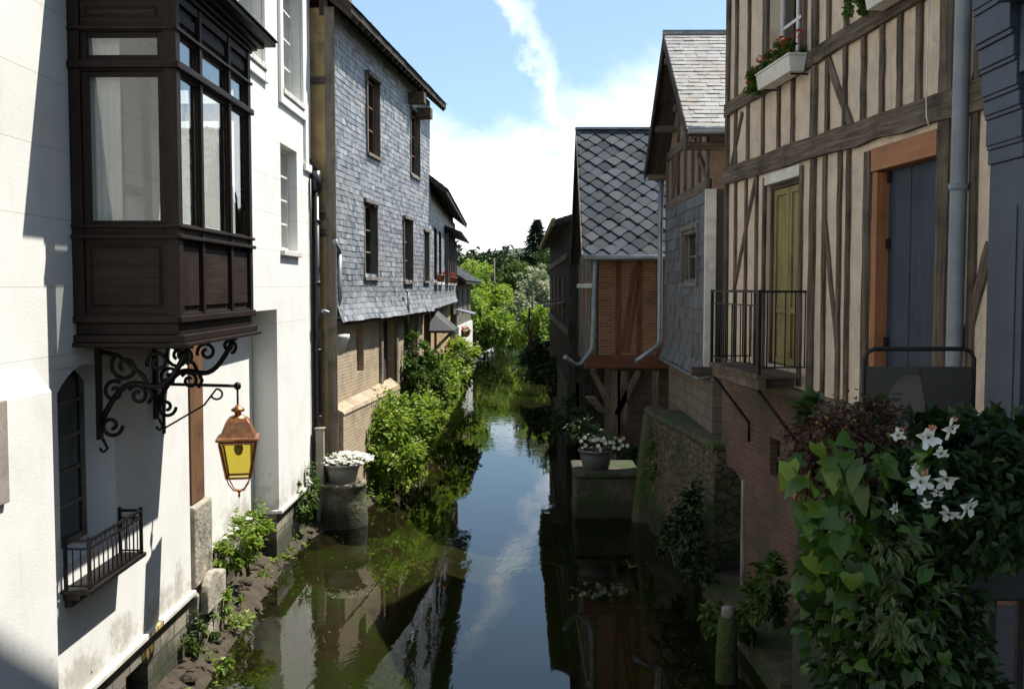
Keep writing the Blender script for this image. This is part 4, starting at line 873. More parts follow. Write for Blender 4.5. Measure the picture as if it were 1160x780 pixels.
def lean_to():
    f = Frame((-2.78, 43.9), (-2.55, 54), (1, 0)); Lw = f.len; e = thing('waterside_shed', 'grey timber shed on a pale stone base, last building on the left bank', 'shed', (-2.7, 44, WATER))
    mb = MB(f); mb.panel(0, Lw, -4.8, -1.75, [(2, 2.5, -2.7, -2.2)], 0, -.3); mb.build('stone_base', M['trim'], e)
    mb = MB(f, True)
    for k in range(36): mb.box(k * Lw / 36 + .005, (k + 1) * Lw / 36 - .005, -.2, -.1 + .012 * (k % 2), -1.749, .25)
    mb.build('plank_wall', M['timber_grey'], e)
    for u in (2.0, 5.0, 8.0):
        w = MB(f, True); w.box(u - .5, u + .5, -.09, -.06, -1.2, -.1); w.build('shutter', M['darkplank'], e)
    mb = MB(f); mb.box(0, .2, -4.5, -.21, -4.8, .3); mb.box(Lw - .2, Lw, -4.5, -.21, -4.8, .3); mb.box(.21, Lw - .21, -4.5, -4.3, -4.8, .3); mb.build('back_wall', M['darkplank'], e)
    gable_roof(f, -.2, Lw + .3, .45, .28, -2.2, 2.0, -4.8, M['roofdark'], e)
    g = MB(f); g.hexa([(-.4, .02, -1.0), (1.6, .02, -1.0), (1.6, .75, -1.18), (-.4, .75, -1.18)], [(-.4, .02, -.95), (1.6, .02, -.95), (1.6, .75, -1.13), (-.4, .75, -1.13)]); g.build('canopy', M['zinc'], e)
    p = f(3.0, .18, -2.0)
    def basket(name, label, p):
        t = thing('hanging_basket', label, 'hanging basket', p, 'hanging flower baskets'); b = MB(); b.lathe(p + Vector((0, 0, -.3)), [(.05, 0), (.17, .08), (.22, .25), (.23, .27)], 12); b.tube([p + Vector((-.2, 0, -.03)), p + Vector((0, 0, .3)), p + Vector((.2, 0, -.03))], .012, 5); b.build('basket', M['terracotta'], t)
        g = MB(); r = random.Random(7); foliage(g, [(p + Vector((0, 0, .05)), (.3, .3, .22))], 200, .09, .08, r); g.build('flowers', M['petal_red'], t)
        g = MB(); foliage(g, [(p + Vector((0, 0, -.05)), (.33, .33, .3))], 200, .1, .07, r); g.build('foliage', M['leaf_mid'], t)
    basket('a', 'flower basket hung on the pale stone wall of the far shed', p)
    basket('b', 'orange flower basket hung low on the dark plank building', on_x(618, 394, 1.12))
lean_to()

# ================================================================== left bank objects
def bank_z(x, y):
    e = lerp_tab(EDGE, y) + .12 * noise.noise(Vector((y * 1.3, 2, 0))); t = min(1, max(0, (x + 4.2) / (e + .45 + 4.2)))
    return (-3.95 + (.12 if y > 20 else -.12)) * (1 - t ** 2.2) + (-4.75) * t ** 2.2 + .10 * noise.noise(Vector((x * 3, y * 2.2, 1)))
def bank_things():
    # round pillar and tub
    c = on_z(388, 593, WATER); cx, cy = c.x, c.y + .0
    zt = on_y(388, 545, cy).z; r = .44
    mb = MB(); mb.lathe((cx, cy, 0), [(r + .03, -5.2), (r + .02, WATER + .1), (r, WATER + .45), (r - .02, zt - .08), (r, zt - .06), (r, zt)], 28); p = mb.build('stone_pillar', M['pillar'], None, (cx, cy, WATER))
    tag(p, 'round mossy pillar standing in the water under a tub of white flowers', 'pillar')
    e = thing('flower_tub', 'pale grey tub of white flowers on the round pillar beside the white house', 'planter', (cx, cy - .05, zt))
    mb = MB(); mb.lathe((cx, cy, zt), [(.25, .0), (.30, .22), (.33, .30), (.35, .30), (.35, .34), (.31, .34), (.30, .28)], 26); mb.build('tub', M['tub'], e)
    rr = random.Random(4); b = Vector((cx, cy, zt + .38)); g = MB(); foliage(g, [(b, (.46, .42, .15))], 500, .07, .045, rr); g.build('foliage', M['leaf_mid'], e)
    g = MB()
    for _ in range(230):
        a = rr.uniform(0, 6.28); q = rr.random() ** .5; p = b + Vector((math.cos(a) * q * .52 + .06, math.sin(a) * q * .46, .11 * (1 - q * q) + rr.uniform(-.03, .05)))
        for k in range(5): an = k * 1.257 + a; g.leaf(p, Vector((math.cos(an), math.sin(an) - .4, .35)), Vector((0, -.5, 1)), .045, .04, rr.random(), heart='petal')
    g.build('white_flowers', M['petal_white'], e)
    c = on_y(355, 550, 18.3)
    mb = MB(); z1 = on_y(355, 486, 18.15).z; mb.box(-3.66, -3.52, 18.1, 18.24, -4.9, z1); mb.box(-3.68, -3.50, 18.08, 18.26, z1, z1 + .03); tag(mb.build('concrete_post', M['concrete'], None, (-3.6, 18.17, WATER), bevel=.012), 'square concrete post at the foot of the black drainpipe', 'post')
    # shrubs along the bank
    lm = M['leaf_lime']; mid = M['leaf_mid']
    S = lambda nm, lab, x, y, Y, blobs, n, mat, seed, l=.12, w=.075, **k: shrub(nm, lab, 'shrub', on_y(x, y, Y), [(on_y(bx, by, Y + dy), (rx, ry, rz)) for bx, by, dy, rx, ry, rz in blobs], n, l, w, mat, 'shrubs along the left bank', seed, **k)
    S('shrub', 'big bright green bush overhanging the water beside the round pillar', 440, 545, 21.3, [(424, 484, 0, .78, .7, .62), (462, 490, .9, .7, .7, .62), (402, 510, -.6, .45, .5, .42), (440, 468, .9, .6, .5, .5), (446, 526, -.3, .75, .55, .42), (418, 530, -.7, .45, .4, .32), (480, 470, 1.5, .45, .5, .55), (474, 515, .2, .42, .4, .35)], 8600, lm, 1, .12, .08, stems=14, tall=60, clump=.34, shell=.35)
    S('shrub', 'upright leafy bush with tall shoots against the grey posts of the slate house', 462, 470, 25.2, [(460, 432, 0, .65, .5, .8), (478, 425, .6, .6, .5, .7), (471, 398, .3, .3, .3, .55), (484, 450, .5, .6, .5, .5)], 3600, mid, 2, .13, .09, stems=10, tall=14)
    S('shrub', 'yellow-green bush halfway along the left bank before the small porch roof', 492, 450, 29.5, [(492, 428, 0, .7, .6, .55), (506, 420, 1.5, .6, .6, .6), (500, 440, 0, .6, .6, .4)], 2000, lm, 3, .15, .1, stems=8, tall=10)
    S('shrub', 'low grassy bush at the waterline between the big bush and the upright one', 490, 480, 26.5, [(492, 462, 0, .45, .8, .45), (482, 472, -1.5, .5, .7, .45), (502, 452, 1.5, .4, .8, .4)], 1900, lm, 12, .14, .07, stems=6, tall=14)
    S('shrub', 'dark low bush at the waterline under the small porch roof', 512, 440, 33, [(512, 425, 0, .8, .7, .5), (520, 415, 2, .6, .7, .6)], 1500, mid, 4, .17, .11, stems=6)
    S('shrub', 'pale green bush below the stone base of the far shed', 518, 412, 41, [(514, 400, 0, .8, .8, .6), (524, 402, 2, .8, .8, .5)], 1400, lm, 5, .2, .14, stems=6, tall=8)
    S('shrub', 'leafy weed clump at the foot of the recessed white wall', 275, 650, 13.6, [(272, 615, 0, .28, .3, .30), (288, 598, .3, .26, .25, .28), (258, 632, -.2, .22, .25, .24)], 1300, lm, 6, .085, .05, stems=10, tall=16)
    S('shrub', 'small weeds growing on the bank under the white house ledge', 215, 735, 11.35, [(212, 722, 0, .2, .3, .2), (232, 708, .5, .18, .25, .17)], 700, mid, 7, .075, .045, stems=8, tall=12)
    S('shrub', 'climbing weeds in the corner beside the concrete post', 345, 590, 17.1, [(346, 568, 0, .22, .3, .38), (352, 545, .5, .15, .2, .3)], 700, mid, 8, .08, .05, stems=6, tall=8)
    S('shrub', 'little tuft of weeds at the foot of the carved stone scroll', 250, 690, 12.4, [(250, 682, 0, .12, .16, .14)], 200, lm, 9, .07, .04, stems=4, tall=6)
    S('shrub', 'creeping stalks climbing the shaded foot of the white wall', 90, 760, 8.75, [(82, 745, 0, .05, .25, .2), (100, 720, .1, .04, .2, .25)], 140, mid, 10, .04, .025, stems=8, tall=5)
    g = MB(); rr = random.Random(91); bl = []
    for k in range(46):
        y = 9.6 + 40 * (k / 45) ** 1.15; e_ = lerp_tab(EDGE, y); big = .6 if y < 18 else 1.0
        if 17.0 < y < 19.4: continue
        for _ in range(1 if y < 18 else 2): bl.append(((e_ + rr.uniform(-.35, .12) * big, y + rr.uniform(-.4, .4), WATER + rr.uniform(.02, .22) * big), (rr.uniform(.14, .34) * big, rr.uniform(.2, .55) * big, rr.uniform(.10, .28) * big)))
    foliage(g, bl, 9000, .085, .045, rr, per=15, shell=.2, clump=.45)
    g.r = rr
    for k in range(150):
        c_, r_ = rr.choice(bl); sprig(g, Vector(c_) + Vector((rr.uniform(-.2, .2), rr.uniform(-.3, .3), .05)), rr.uniform(.15, .5), rr, 8, .09, .05, Vector((rr.uniform(-.3, .8), rr.uniform(-.6, .3), .8)))
    tag(g.build('bank_weeds', M['leaf_lime']), 'loose bright weeds trailing along the water line of the left bank', 'weeds', kind='stuff')
    # floating weed
    g = MB(); rr = random.Random(21)
    for (x, y, n, sx, sy) in ((-1.3, 36, 200, .5, 4), (1.0, 36, 300, .45, 4), (-.3, 58, 500, .9, 7), (.6, 48, 260, .4, 3)):
        for _ in range(n):
            p = Vector((x + rr.gauss(0, sx), y + rr.gauss(0, sy), WATER + .012)); a = rr.uniform(0, 6.28)
            g.leaf(p, Vector((math.cos(a), math.sin(a), 0)), Vector((0, 0, 1)), rr.uniform(.05, .13), .07, rr.random(), fold=.02)
    for _ in range(260):
        y = rr.uniform(10, 34); left = rr.random() < .6; x = (lerp_tab(EDGE, y) + .15 + abs(rr.gauss(0, .45))) if left else (2.15 - abs(rr.gauss(0, .4)))
        p = Vector((x, y, WATER + .008)); a = rr.uniform(0, 6.28); g.leaf(p, Vector((math.cos(a), math.sin(a), 0)), Vector((0, 0, 1)), rr.uniform(.02, .05), .025, rr.random(), fold=.02)
    tag(g.build('water_weed', M['leaf_mid']), 'floating green weed scattered on the canal surface', 'water weed', kind='stuff')
    # loose stones on the bank
    rr = random.Random(5)
    g = MB()
    for _ in range(120):
        y = rr.uniform(9, 17.6); x = lerp_tab([(4, -3.35), (10, -3.45), (14, -3.5), (17, -3.65)], y) + rr.uniform(-.5, .05); s = .03 + .09 * rr.random() ** 3; c_ = Vector((x, y, bank_z(x, y) + s * .15))
        g.lathe(c_, [(s * .5, -s * .5), (s * rr.uniform(.9, 1.1), -s * .1), (s * rr.uniform(.8, 1), s * .2), (s * .35, s * .45)], 7, smooth=False)
    tag(g.build('bank_stones', M['dirt']), 'loose stones strewn along the muddy left bank', 'stones', kind='stuff')
bank_things()

# ================================================================== RIGHT: half-timbered house
FH = Frame((3.44, 7.43), (2.85, 14.30), (-1, 0))
def half_timbered():
    f = FH; P = f.px; Lw = f.len
    e = thing('half_timbered_house', 'cream and dark timbered house with iron balcony and blue door on the right', 'house', (3.2, 10, WATER))
    def hole(x0, x1, y0, y1, o=0):
        xm, ym = (x0 + x1) / 2, (y0 + y1) / 2; return (P(x1, ym, o)[0], P(x0, ym, o)[0], P(xm, y1, o)[1], P(xm, y0, o)[1])
    fw = hole(868, 906, 205, 418); fw = (fw[0], fw[1], -.93, fw[3])
    bd = hole(987, 1061, 178, 460); bd = (bd[0], bd[1], -1.10, P(1024, 165)[1])
    uw = hole(873, 911, -60, 64)
    mb = MB(f); mb.panel(0, Lw, -1.18, 6.3, [fw, bd, uw], 0, -.28); mb.build('wall', M['infill'], e)
    # timbers
    def line(a, b):
        (u0, z0), (u1, z1) = P(*a), P(*b); return lambda u: z0 + (z1 - z0) * (u - u0) / (u1 - u0)
    b1 = line((822, 200), (1127, 103)); b2 = line((826, 131), (990, 16)); b2s = b2
    b2 = lambda u: (2.42 + 0 * u)
    sd = (0, 1, 0)
    def beam(name, u0, z0, u1, z1, w, o=.0, t=.06, seg=14, wob=.10):
        k = MB(f, True, seed=int(abs(u0 * 131 + z0 * 71)) + 1); k.bar((u0, o, z0), (u1, o, z1), w * (1 if name == 'beam' else .86), t, side=(0, 1, 0), seg=seg, wob=wob * 1.25, crook=.006); k.build(name, M['timber'], e)
    beam('beam', 0.0, b1(0), Lw, b1(Lw), .23, .02, .07)
    beam('beam', 0.0, b2(0) + .03, Lw, b2(Lw), .17, .02, .07)
    beam('beam', 0.0, 4.05, Lw, 4.05, .22, .02, .07)
    beam('beam', 0.0, 6.15, Lw, 6.15, .22, .02, .07)
    uX = lambda x, y: P(x, y)[0]
    hw1, hw2 = .115, .085
    tops = [(830, 848), (865,), (883,), (899,), (938,), (958,), (979,), (1000,), (1020,), (1042,)]
    for x in (834, 848, 865, 883, 899, 938, 958, 979, 1000, 1020, 1042, 1110):
        y = 200 - (x - 822) * .325; u = uX(x, y); w = (.085 + .03 * ((x * 7) % 5) / 5)
        beam('stud', u, b1(u) + hw1, u + .01, b2(u) - hw2 + .03, w, .004, .05, 6)
        if x > 830 and not (uw[0] - .02 < u < uw[1] + .02): beam('stud', u, b2(u) + hw2, u, 3.94, w, .004, .05, 8)
    for u in (uw[0] - .06, uw[1] + .06): beam('jamb', u, b2(u) + hw2 + .01, u, 3.94, .11, .008, .06, 6)
    up = uX(921, 300); beam('post', up, -1.15, up - .02, b1(up) - hw1, .14, .010, .06, 8); beam('post', up, b1(up) + hw1, up, b2(up) - hw2, .15, .010, .06, 5); beam('post', up, b2(up) + hw2, up, 3.94, .15, .010, .06, 5)
    uc = Lw - .07; beam('post', uc, -1.15, uc, b1(uc) - hw1, .13, .010, .06, 8); beam('post', uc, b1(uc) + hw1, uc, 3.94, .13, .012, .06, 8)
    un = uX(1071, 250); beam('post', un, -1.15, un, b1(un) - hw1, .21, .010, .06, 8); beam('post', un, b1(un) + hw1, un, 3.94, .23, .010, .06, 8)
    for x in (834, 846, 858, 935, 952, 962):
        u = uX(x, 300); beam('stud', u, -1.15, u + .02, b1(u) - hw1, .085, .004, .05, 9, .14)
    u = uX(1103, 300); beam('stud', u, -1.15, u, b1(u) - hw1, .10, .004, .05, 8)
    beam('jamb', bd[1] + .08, -1.15, bd[1] + .08, bd[3] + .04, .15, .006, .06, 7)
    beam('jamb', fw[0] - .05, -1.1, fw[0] - .05, fw[3] + .1, .09, .006, .055, 7); beam('jamb', fw[1] + .05, -1.1, fw[1] + .05, fw[3] + .1, .09, .006, .055, 7)
    for a, b, w in (((857, 203), (832, 330), .085), ((842, 128), (828, 194), .08), ((937, 60), (968, 150), .12), ((935, 240), (950, 400), .075), ((1124, 276), (1094, 392), .12), ((1122, 40), (1103, 104), .11)):
        (u0, z0), (u1, z1) = P(*a), P(*b); beam('brace', u0, z0, u1, z1, w, .001, .048, 6)
    # blue plank door in an orange-brown frame
    o = -.10
    k = MB(f, True); k.box(bd[1] - .11, bd[1] - .002, -.2, .012, bd[2], bd[3] - .17); k.build('door_jamb', M['orangewood'], e, bevel=.006)
    k = MB(f, True); k.box(bd[0] + .002, bd[1] - .001, -.2, .03, bd[3] - .16, bd[3] + .05); k.build('door_lintel', M['orangewood'], e, bevel=.006)
    k = MB(f, True); n = 5; a0, a1 = bd[0] + .01, bd[1] - .115
    for i in range(n): p, q = a0 + (a1 - a0) * i / n, a0 + (a1 - a0) * (i + 1) / n; k.box(p + .003, q - .003, o - .05, o + .004 * (i % 2), bd[2] + .01, bd[3] - .165)
    d = k.build('door', M['bluedoor'], e, bevel=.004)
    for z in (-.55, .35, .95): k = MB(f); k.box(a1 - .06, a1 + .01, o + .005, o + .02, z, z + .09); k.build('hinge', M['iron'], d)
    # olive french window with a pale lintel
    k = MB(f); k.box(fw[0] - .02, fw[1] + .02, .012, .035, fw[3] + .0, fw[3] + .12); k.build('window_lintel', M['trim'], e)
    uu = fw
    k = MB(f, True); k.box(uu[0], uu[0] + .05, -.2, -.04, uu[2], uu[3]); k.box(uu[1] - .05, uu[1], -.2, -.04, uu[2], uu[3]); k.box(uu[0] + .05, uu[1] - .05, -.2, -.042, uu[3] - .06, uu[3]); k.build('window_frame', M['timber'], e)
    mid = (uu[0] + uu[1]) / 2
    for a, b in ((uu[0] + .055, mid - .012), (mid + .012, uu[1] - .055)):
        k = MB(f, True); w = .075
        k.box(a, a + w, -.12, -.07, uu[2] + .02, uu[3] - .065); k.box(b - w, b, -.12, -.07, uu[2] + .02, uu[3] - .065)
        for z in (uu[2] + .02, uu[2] + .62, uu[3] - .065 - w): k.box(a + w, b - w, -.12, -.072, z, z + w)
        k.box(a + w, b - w, -.11, -.10, uu[2] + .02 + w, uu[2] + .62)
        fr = k.build('french_window', M['olive'], e, bevel=.004)
        g = MB(f, True); g.box(a + w, b - w, -.11, -.095, uu[2] + .62 + w, uu[3] - .065 - w); g.build('panel', M['olive'], fr, bevel=.004)
    # upper window
    window(f, uw[0] + .01, uw[1] - .01, uw[2] + .01, uw[3] - .01, -.12, e, M['paintwood'], M['darkglass'], 2, 3, .07, .035)
    # brick storey on the water, with a tall blind arch
    lo = -.02
    ar = hole(815.5, 841, 530, 690, lo); ar = (ar[0], ar[1], -4.25, ar[3]); sw = hole(872, 884, 497, 540, lo)
    k = MB(f); k.panel(-3.2, Lw + .18, -5.3, -1.26, [ar, sw], lo, lo - .3)
    n = 10; um, hw = (ar[0] + ar[1]) / 2, (ar[1] - ar[0]) / 2
    for i in range(n):
        p, q = ar[0] + (ar[1] - ar[0]) * i / n, ar[0] + (ar[1] - ar[0]) * (i + 1) / n; zz = lambda u: ar[3] - .14 * ((u - um) / hw) ** 2
        k.hexa([(p, lo - .29, zz(p)), (q, lo - .29, zz(q)), (q, lo - .002, zz(q)), (p, lo - .002, zz(p))], [(p, lo - .29, ar[3] + .0), (q, lo - .29, ar[3]), (q, lo - .002, ar[3]), (p, lo - .002, ar[3])], .5)
    bs = k.build('brick_storey', M['quaybrick'], e)
    k = MB(f, True)
    for i in range(5): p, q = ar[0] + (ar[1] - ar[0]) * i / 5, ar[0] + (ar[1] - ar[0]) * (i + 1) / 5; k.box(p + .004, q - .004, lo - .26, lo - .22, ar[2], ar[3])
    k.build('water_door', M['darkplank'], bs)
    k = MB(f); k.box(ar[0] - .09, ar[0] - .002, lo - .05, lo + .03, ar[2], ar[3] - .05); k.build('arch_jamb', M['concrete'], bs, bevel=.01)
    k = MB(f)
    for i in range(4): u = sw[0] + (sw[1] - sw[0]) * (i + .5) / 4; k.tube([(u, lo - .08, sw[2]), (u, lo - .08, sw[3])], .012, 6)
    k.build('window_bars', M['iron'], bs)
    k = MB(f, True); k.box(sw[0], sw[1], lo - .25, lo - .2, sw[2], sw[3]); k.build('shutter', M['darkplank'], bs)
    k = MB(f, True); k.box(0, Lw, -.27, .03, -1.259, -1.10) if False else None
    beam('sill_beam', 0.0, -1.20, Lw, -1.20, .15, .015, .08)
    for (u, z) in ((Lw - 1.0, -2.6),):
        pass
    # balcony
    pr = .55; ua = P(914, 432, 0)[0]; ub = P(805, 405, pr)[0]; zf = -.95
    k = MB(f, True); n = 26
    for i in range(n): p, q = ua + (ub - ua) * i / n, ua + (ub - ua) * (i + 1) / n; k.box(p + .003, q - .003, .07, pr + .02, zf - .05, zf)
    k.box(ua - .02, ub + .02, pr - .09, pr + .0, zf - .17, zf - .053); 
    for u in (ua + .25, (ua + ub) / 2, ub - .25): k.box(u - .06, u + .06, .07, pr - .095, zf - .17, zf - .053)
    k.box(ub - .06, ub + .06, .07, pr + .26, zf - .171, zf - .06)
    bal = k.build('balcony', M['timber'], e, bevel=.006)
    r = MB(f); zr = -.05
    for u in (ua, ub): r.box(u - .017, u + .017, pr - .03, pr + .004, zf, zr + .02)
    r.box(ua, ub, pr - .025, pr - .003, zr - .012, zr + .012); r.box(ua, ub, pr - .022, pr - .006, zr - .16, zr - .145); r.box(ua, ub, pr - .022, pr - .006, zf + .07, zf + .085)
    for u in (ua, ub): r.box(u - .01, u + .01, .02, pr - .03, zr - .012, zr + .012); r.box(u - .008, u + .008, .02, pr - .03, zf + .07, zf + .085)
    n = 11
    for i in range(1, n): u = ua + (ub - ua) * i / n; r.tube([(u, pr - .014, zf + .07), (u, pr - .014, zr if i % 2 else zr - .15)], .0075, 6)
    for u in (ua, ub):
        for o_ in (.03, .14, .25, .36, .45): r.tube([(u, o_, zf + .07), (u, o_, zr)], .0075, 6)
    r.build('railing', M['iron'], bal)
    for a, b in (((815, 440), (850, 497)), ((861, 443), (906, 503))):
        (u1, z1) = P(b[0], b[1], 0); k = MB(f); k.tube([(u1, pr - .05, zf - .17), (u1, .02, zf - .17 - .62), (u1, .02, zf - .17 - .86)], .02, 7); k.build('brace', M['iron'], bal)
    # grey down pipe
    u = P(1089, 200, .08)[0]
    k = MB(f); k.tube([(u, .09, 6.2), (u + .01, .09, 2), (u + .03, .09, -1.2), (u + .03, .09, -3)], .062, 14)
    for z in (.78, 3.2, -.9): k.tube([(u + .02, .09, z), (u + .02, .09, z - .05)], .075, 14); k.box(u + .005, u + .03, .0, .05, z - .04, z - .01)
    k.build('downpipe', M['greypipe'], e)
    k = MB(f); u = P(1058, 120)[0]; k.tube([(u, .06, 3.0), (u + .01, .06, 1.5), (u, .06, 1.38), (u - .04, .06, 1.3)], .006, 5); k.build('cable', M['trim'], e)
    # rest of the shell: gable ends, roof and a tall dormer added out of view for its shadow
    mb = MB(f); mb.box(0, .25, -6.5, -.29, -4.9, 6.3); mb.box(Lw - .25, Lw, -6.5, -.29, -4.9, 6.3); mb.box(.26, Lw - .26, -6.5, -6.25, -4.9, 6.3); mb.box(.26, Lw - .26, -6.2, -.3, 6.2, 6.29); mb.box(.26, Lw - .26, -6.2, -.3, 1.5, 1.6)
    mb.build('back_wall', M['stucco_old'], e)
    gable_roof(f, -.2, Lw + .2, .45, 6.35, -3.1, 9.4, -6.9, M['slate_dark'], e)
    d = MB(f); d.box(-.2, 4.15, -2.8, .02, 6.5, 9.3); d.prism([(-.4, 9.3), (4.35, 9.3), (2.0, 11.4)], -2.9, .15); d.build('shadow_dormer', M['stucco_old'], e)
half_timbered()

def window_boxes():
    f = FH
    def box(x0, x1, y, h, label, red, seed, o0=.05, o1=.25):
        (u1, z) = f.px(x0, y, o1); (u0, _) = f.px(x1, y, o1); r = random.Random(seed)
        e = thing('window_box', label, 'window box', f((u0 + u1) / 2, (o0 + o1) / 2, z), 'window boxes on the timbered house')
        k = MB(f); t = .02; k.hexa([(u0 + t, o0 + t, z), (u1 - t, o0 + t, z), (u1 - t, o1 - t, z), (u0 + t, o1 - t, z)], [(u0, o0, z + h), (u1, o0, z + h), (u1, o1, z + h), (u0, o1, z + h)]); k.box(u0 - .012, u1 + .012, o0 - .005, o1 + .012, z + h, z + h + .025)
        k.build('trough', M['whiteplastic'], e, bevel=.008)
        if red:
            k = MB(f)
            for u in (u0 + .1, u1 - .1): k.box(u - .008, u + .008, .0, o1 - .06, z - .02, z - .002)
            k.build('bracket', M['iron'], e)
        bl = [(f(u0 + (u1 - u0) * t_, (o0 + o1) / 2, z + h + .09), (.12, .12, .11)) for t_ in (.15, .4, .65, .9)] + [(f(u1 + .14, (o0 + o1) / 2, z + h + .0), (.14, .12, .13)), (f(u1 + .3, (o0 + o1) / 2, z + h - .04), (.15, .12, .12)), (f(u1 + .45, (o0 + o1) / 2, z + h - .0), (.12, .1, .1)), (f((u0 + u1) / 2 + .1, (o0 + o1) / 2, z + h + .15), (.16, .12, .12))]
        g = MB(); foliage(g, bl, 1700, .05, .045, r); g.build('foliage', M['leaf_mid'], e)
        if red:
            for i in range(16):
                c, rad = bl[i % len(bl)]; p = Vector(c) + Vector((r.uniform(-.08, .08), r.uniform(-.1, .1), r.uniform(.05, .16))); g = MB()
                for _ in range(34): d = Vector((r.gauss(0, 1), r.gauss(0, 1), r.gauss(0, 1))).normalized(); g.leaf(p + d * .026, d, Vector((0, 0, 1)), .03, .03, r.random(), heart='petal')
                g.tube([p + Vector((0, 0, -.12)), p], .004, 5); g.build('red_bloom', M['petal_red'], e)
    box(856, 893, 103, .17, 'white trough of red geraniums on the sill of the upper timbered window', True, 3)
    box(978, 1022, 13, .16, 'white trough of trailing green leaves on the upper sill above the blue door', False, 4)
window_boxes()

def shop():
    f = Frame((3.40, 2.0), (3.40, 7.36), (-1, 0)); e = thing('shop', 'slate blue painted shop front at the right edge beside the timbered house', 'shop', (3.4, 5, -1.6))
    Lw = f.len
    k = MB(f); k.panel(0, Lw, -1.6, 7.4, [(.5, 4.3, -.9, 1.4)], 0, -.3); k.box(0, .25, -6, -.301, -1.6, 7.4); k.box(Lw - .25, Lw, -6, -.301, -1.6, 7.4); k.box(.26, Lw - .26, -6, -5.8, -1.6, 7.4); k.box(.26, Lw - .26, -5.79, -.31, 7.3, 7.39); k.build('wall', M['shopblue'], e)
    g = MB(f); g.box(.5, 4.3, -.16, -.15, -.9, 1.4); g.build('shop_window', M['darkglass'], e)
    p = MB(f); a, b = Lw - .52, Lw - .002; p.box(a, b, .002, .07, -1.6, .86); p.box(a - .02, b, .071, .085, -1.6, -1.2); p.box(a + .09, b - .08, .071, .078, -1.1, .55); p.build('pilaster', M['shopblue'], e, bevel=.008)
    c = MB(f); z = .86; o = .08
    for i, (h, d) in enumerate(((.10, .06), (.03, .085), (.18, .10), (.03, .13), (.10, .15), (.03, .18), (.16, .20), (.03, .235), (.14, .26), (.035, .30), (.2, .33), (.04, .36), (.3, .38))):
        c.box(a - .0, b - .001 * (i % 2), .003, .085 + (d - .05) * .42, z + .0008, z + h); z += h
    c.build('cornice_bracket', M['shopblue'], e, bevel=.006)
    c = MB(f); c.box(-.05, a - .01, .002, .3, 1.85, 2.2); c.box(-.05, a - .011, .002, .14, 1.4, 1.84); c.build('fascia', M['shopblue'], e, bevel=.01)
    gable_roof(f, -.2, Lw + .0, .4, 7.42, -3, 9.6, -6.4, M['slate_dark'], e)
shop()

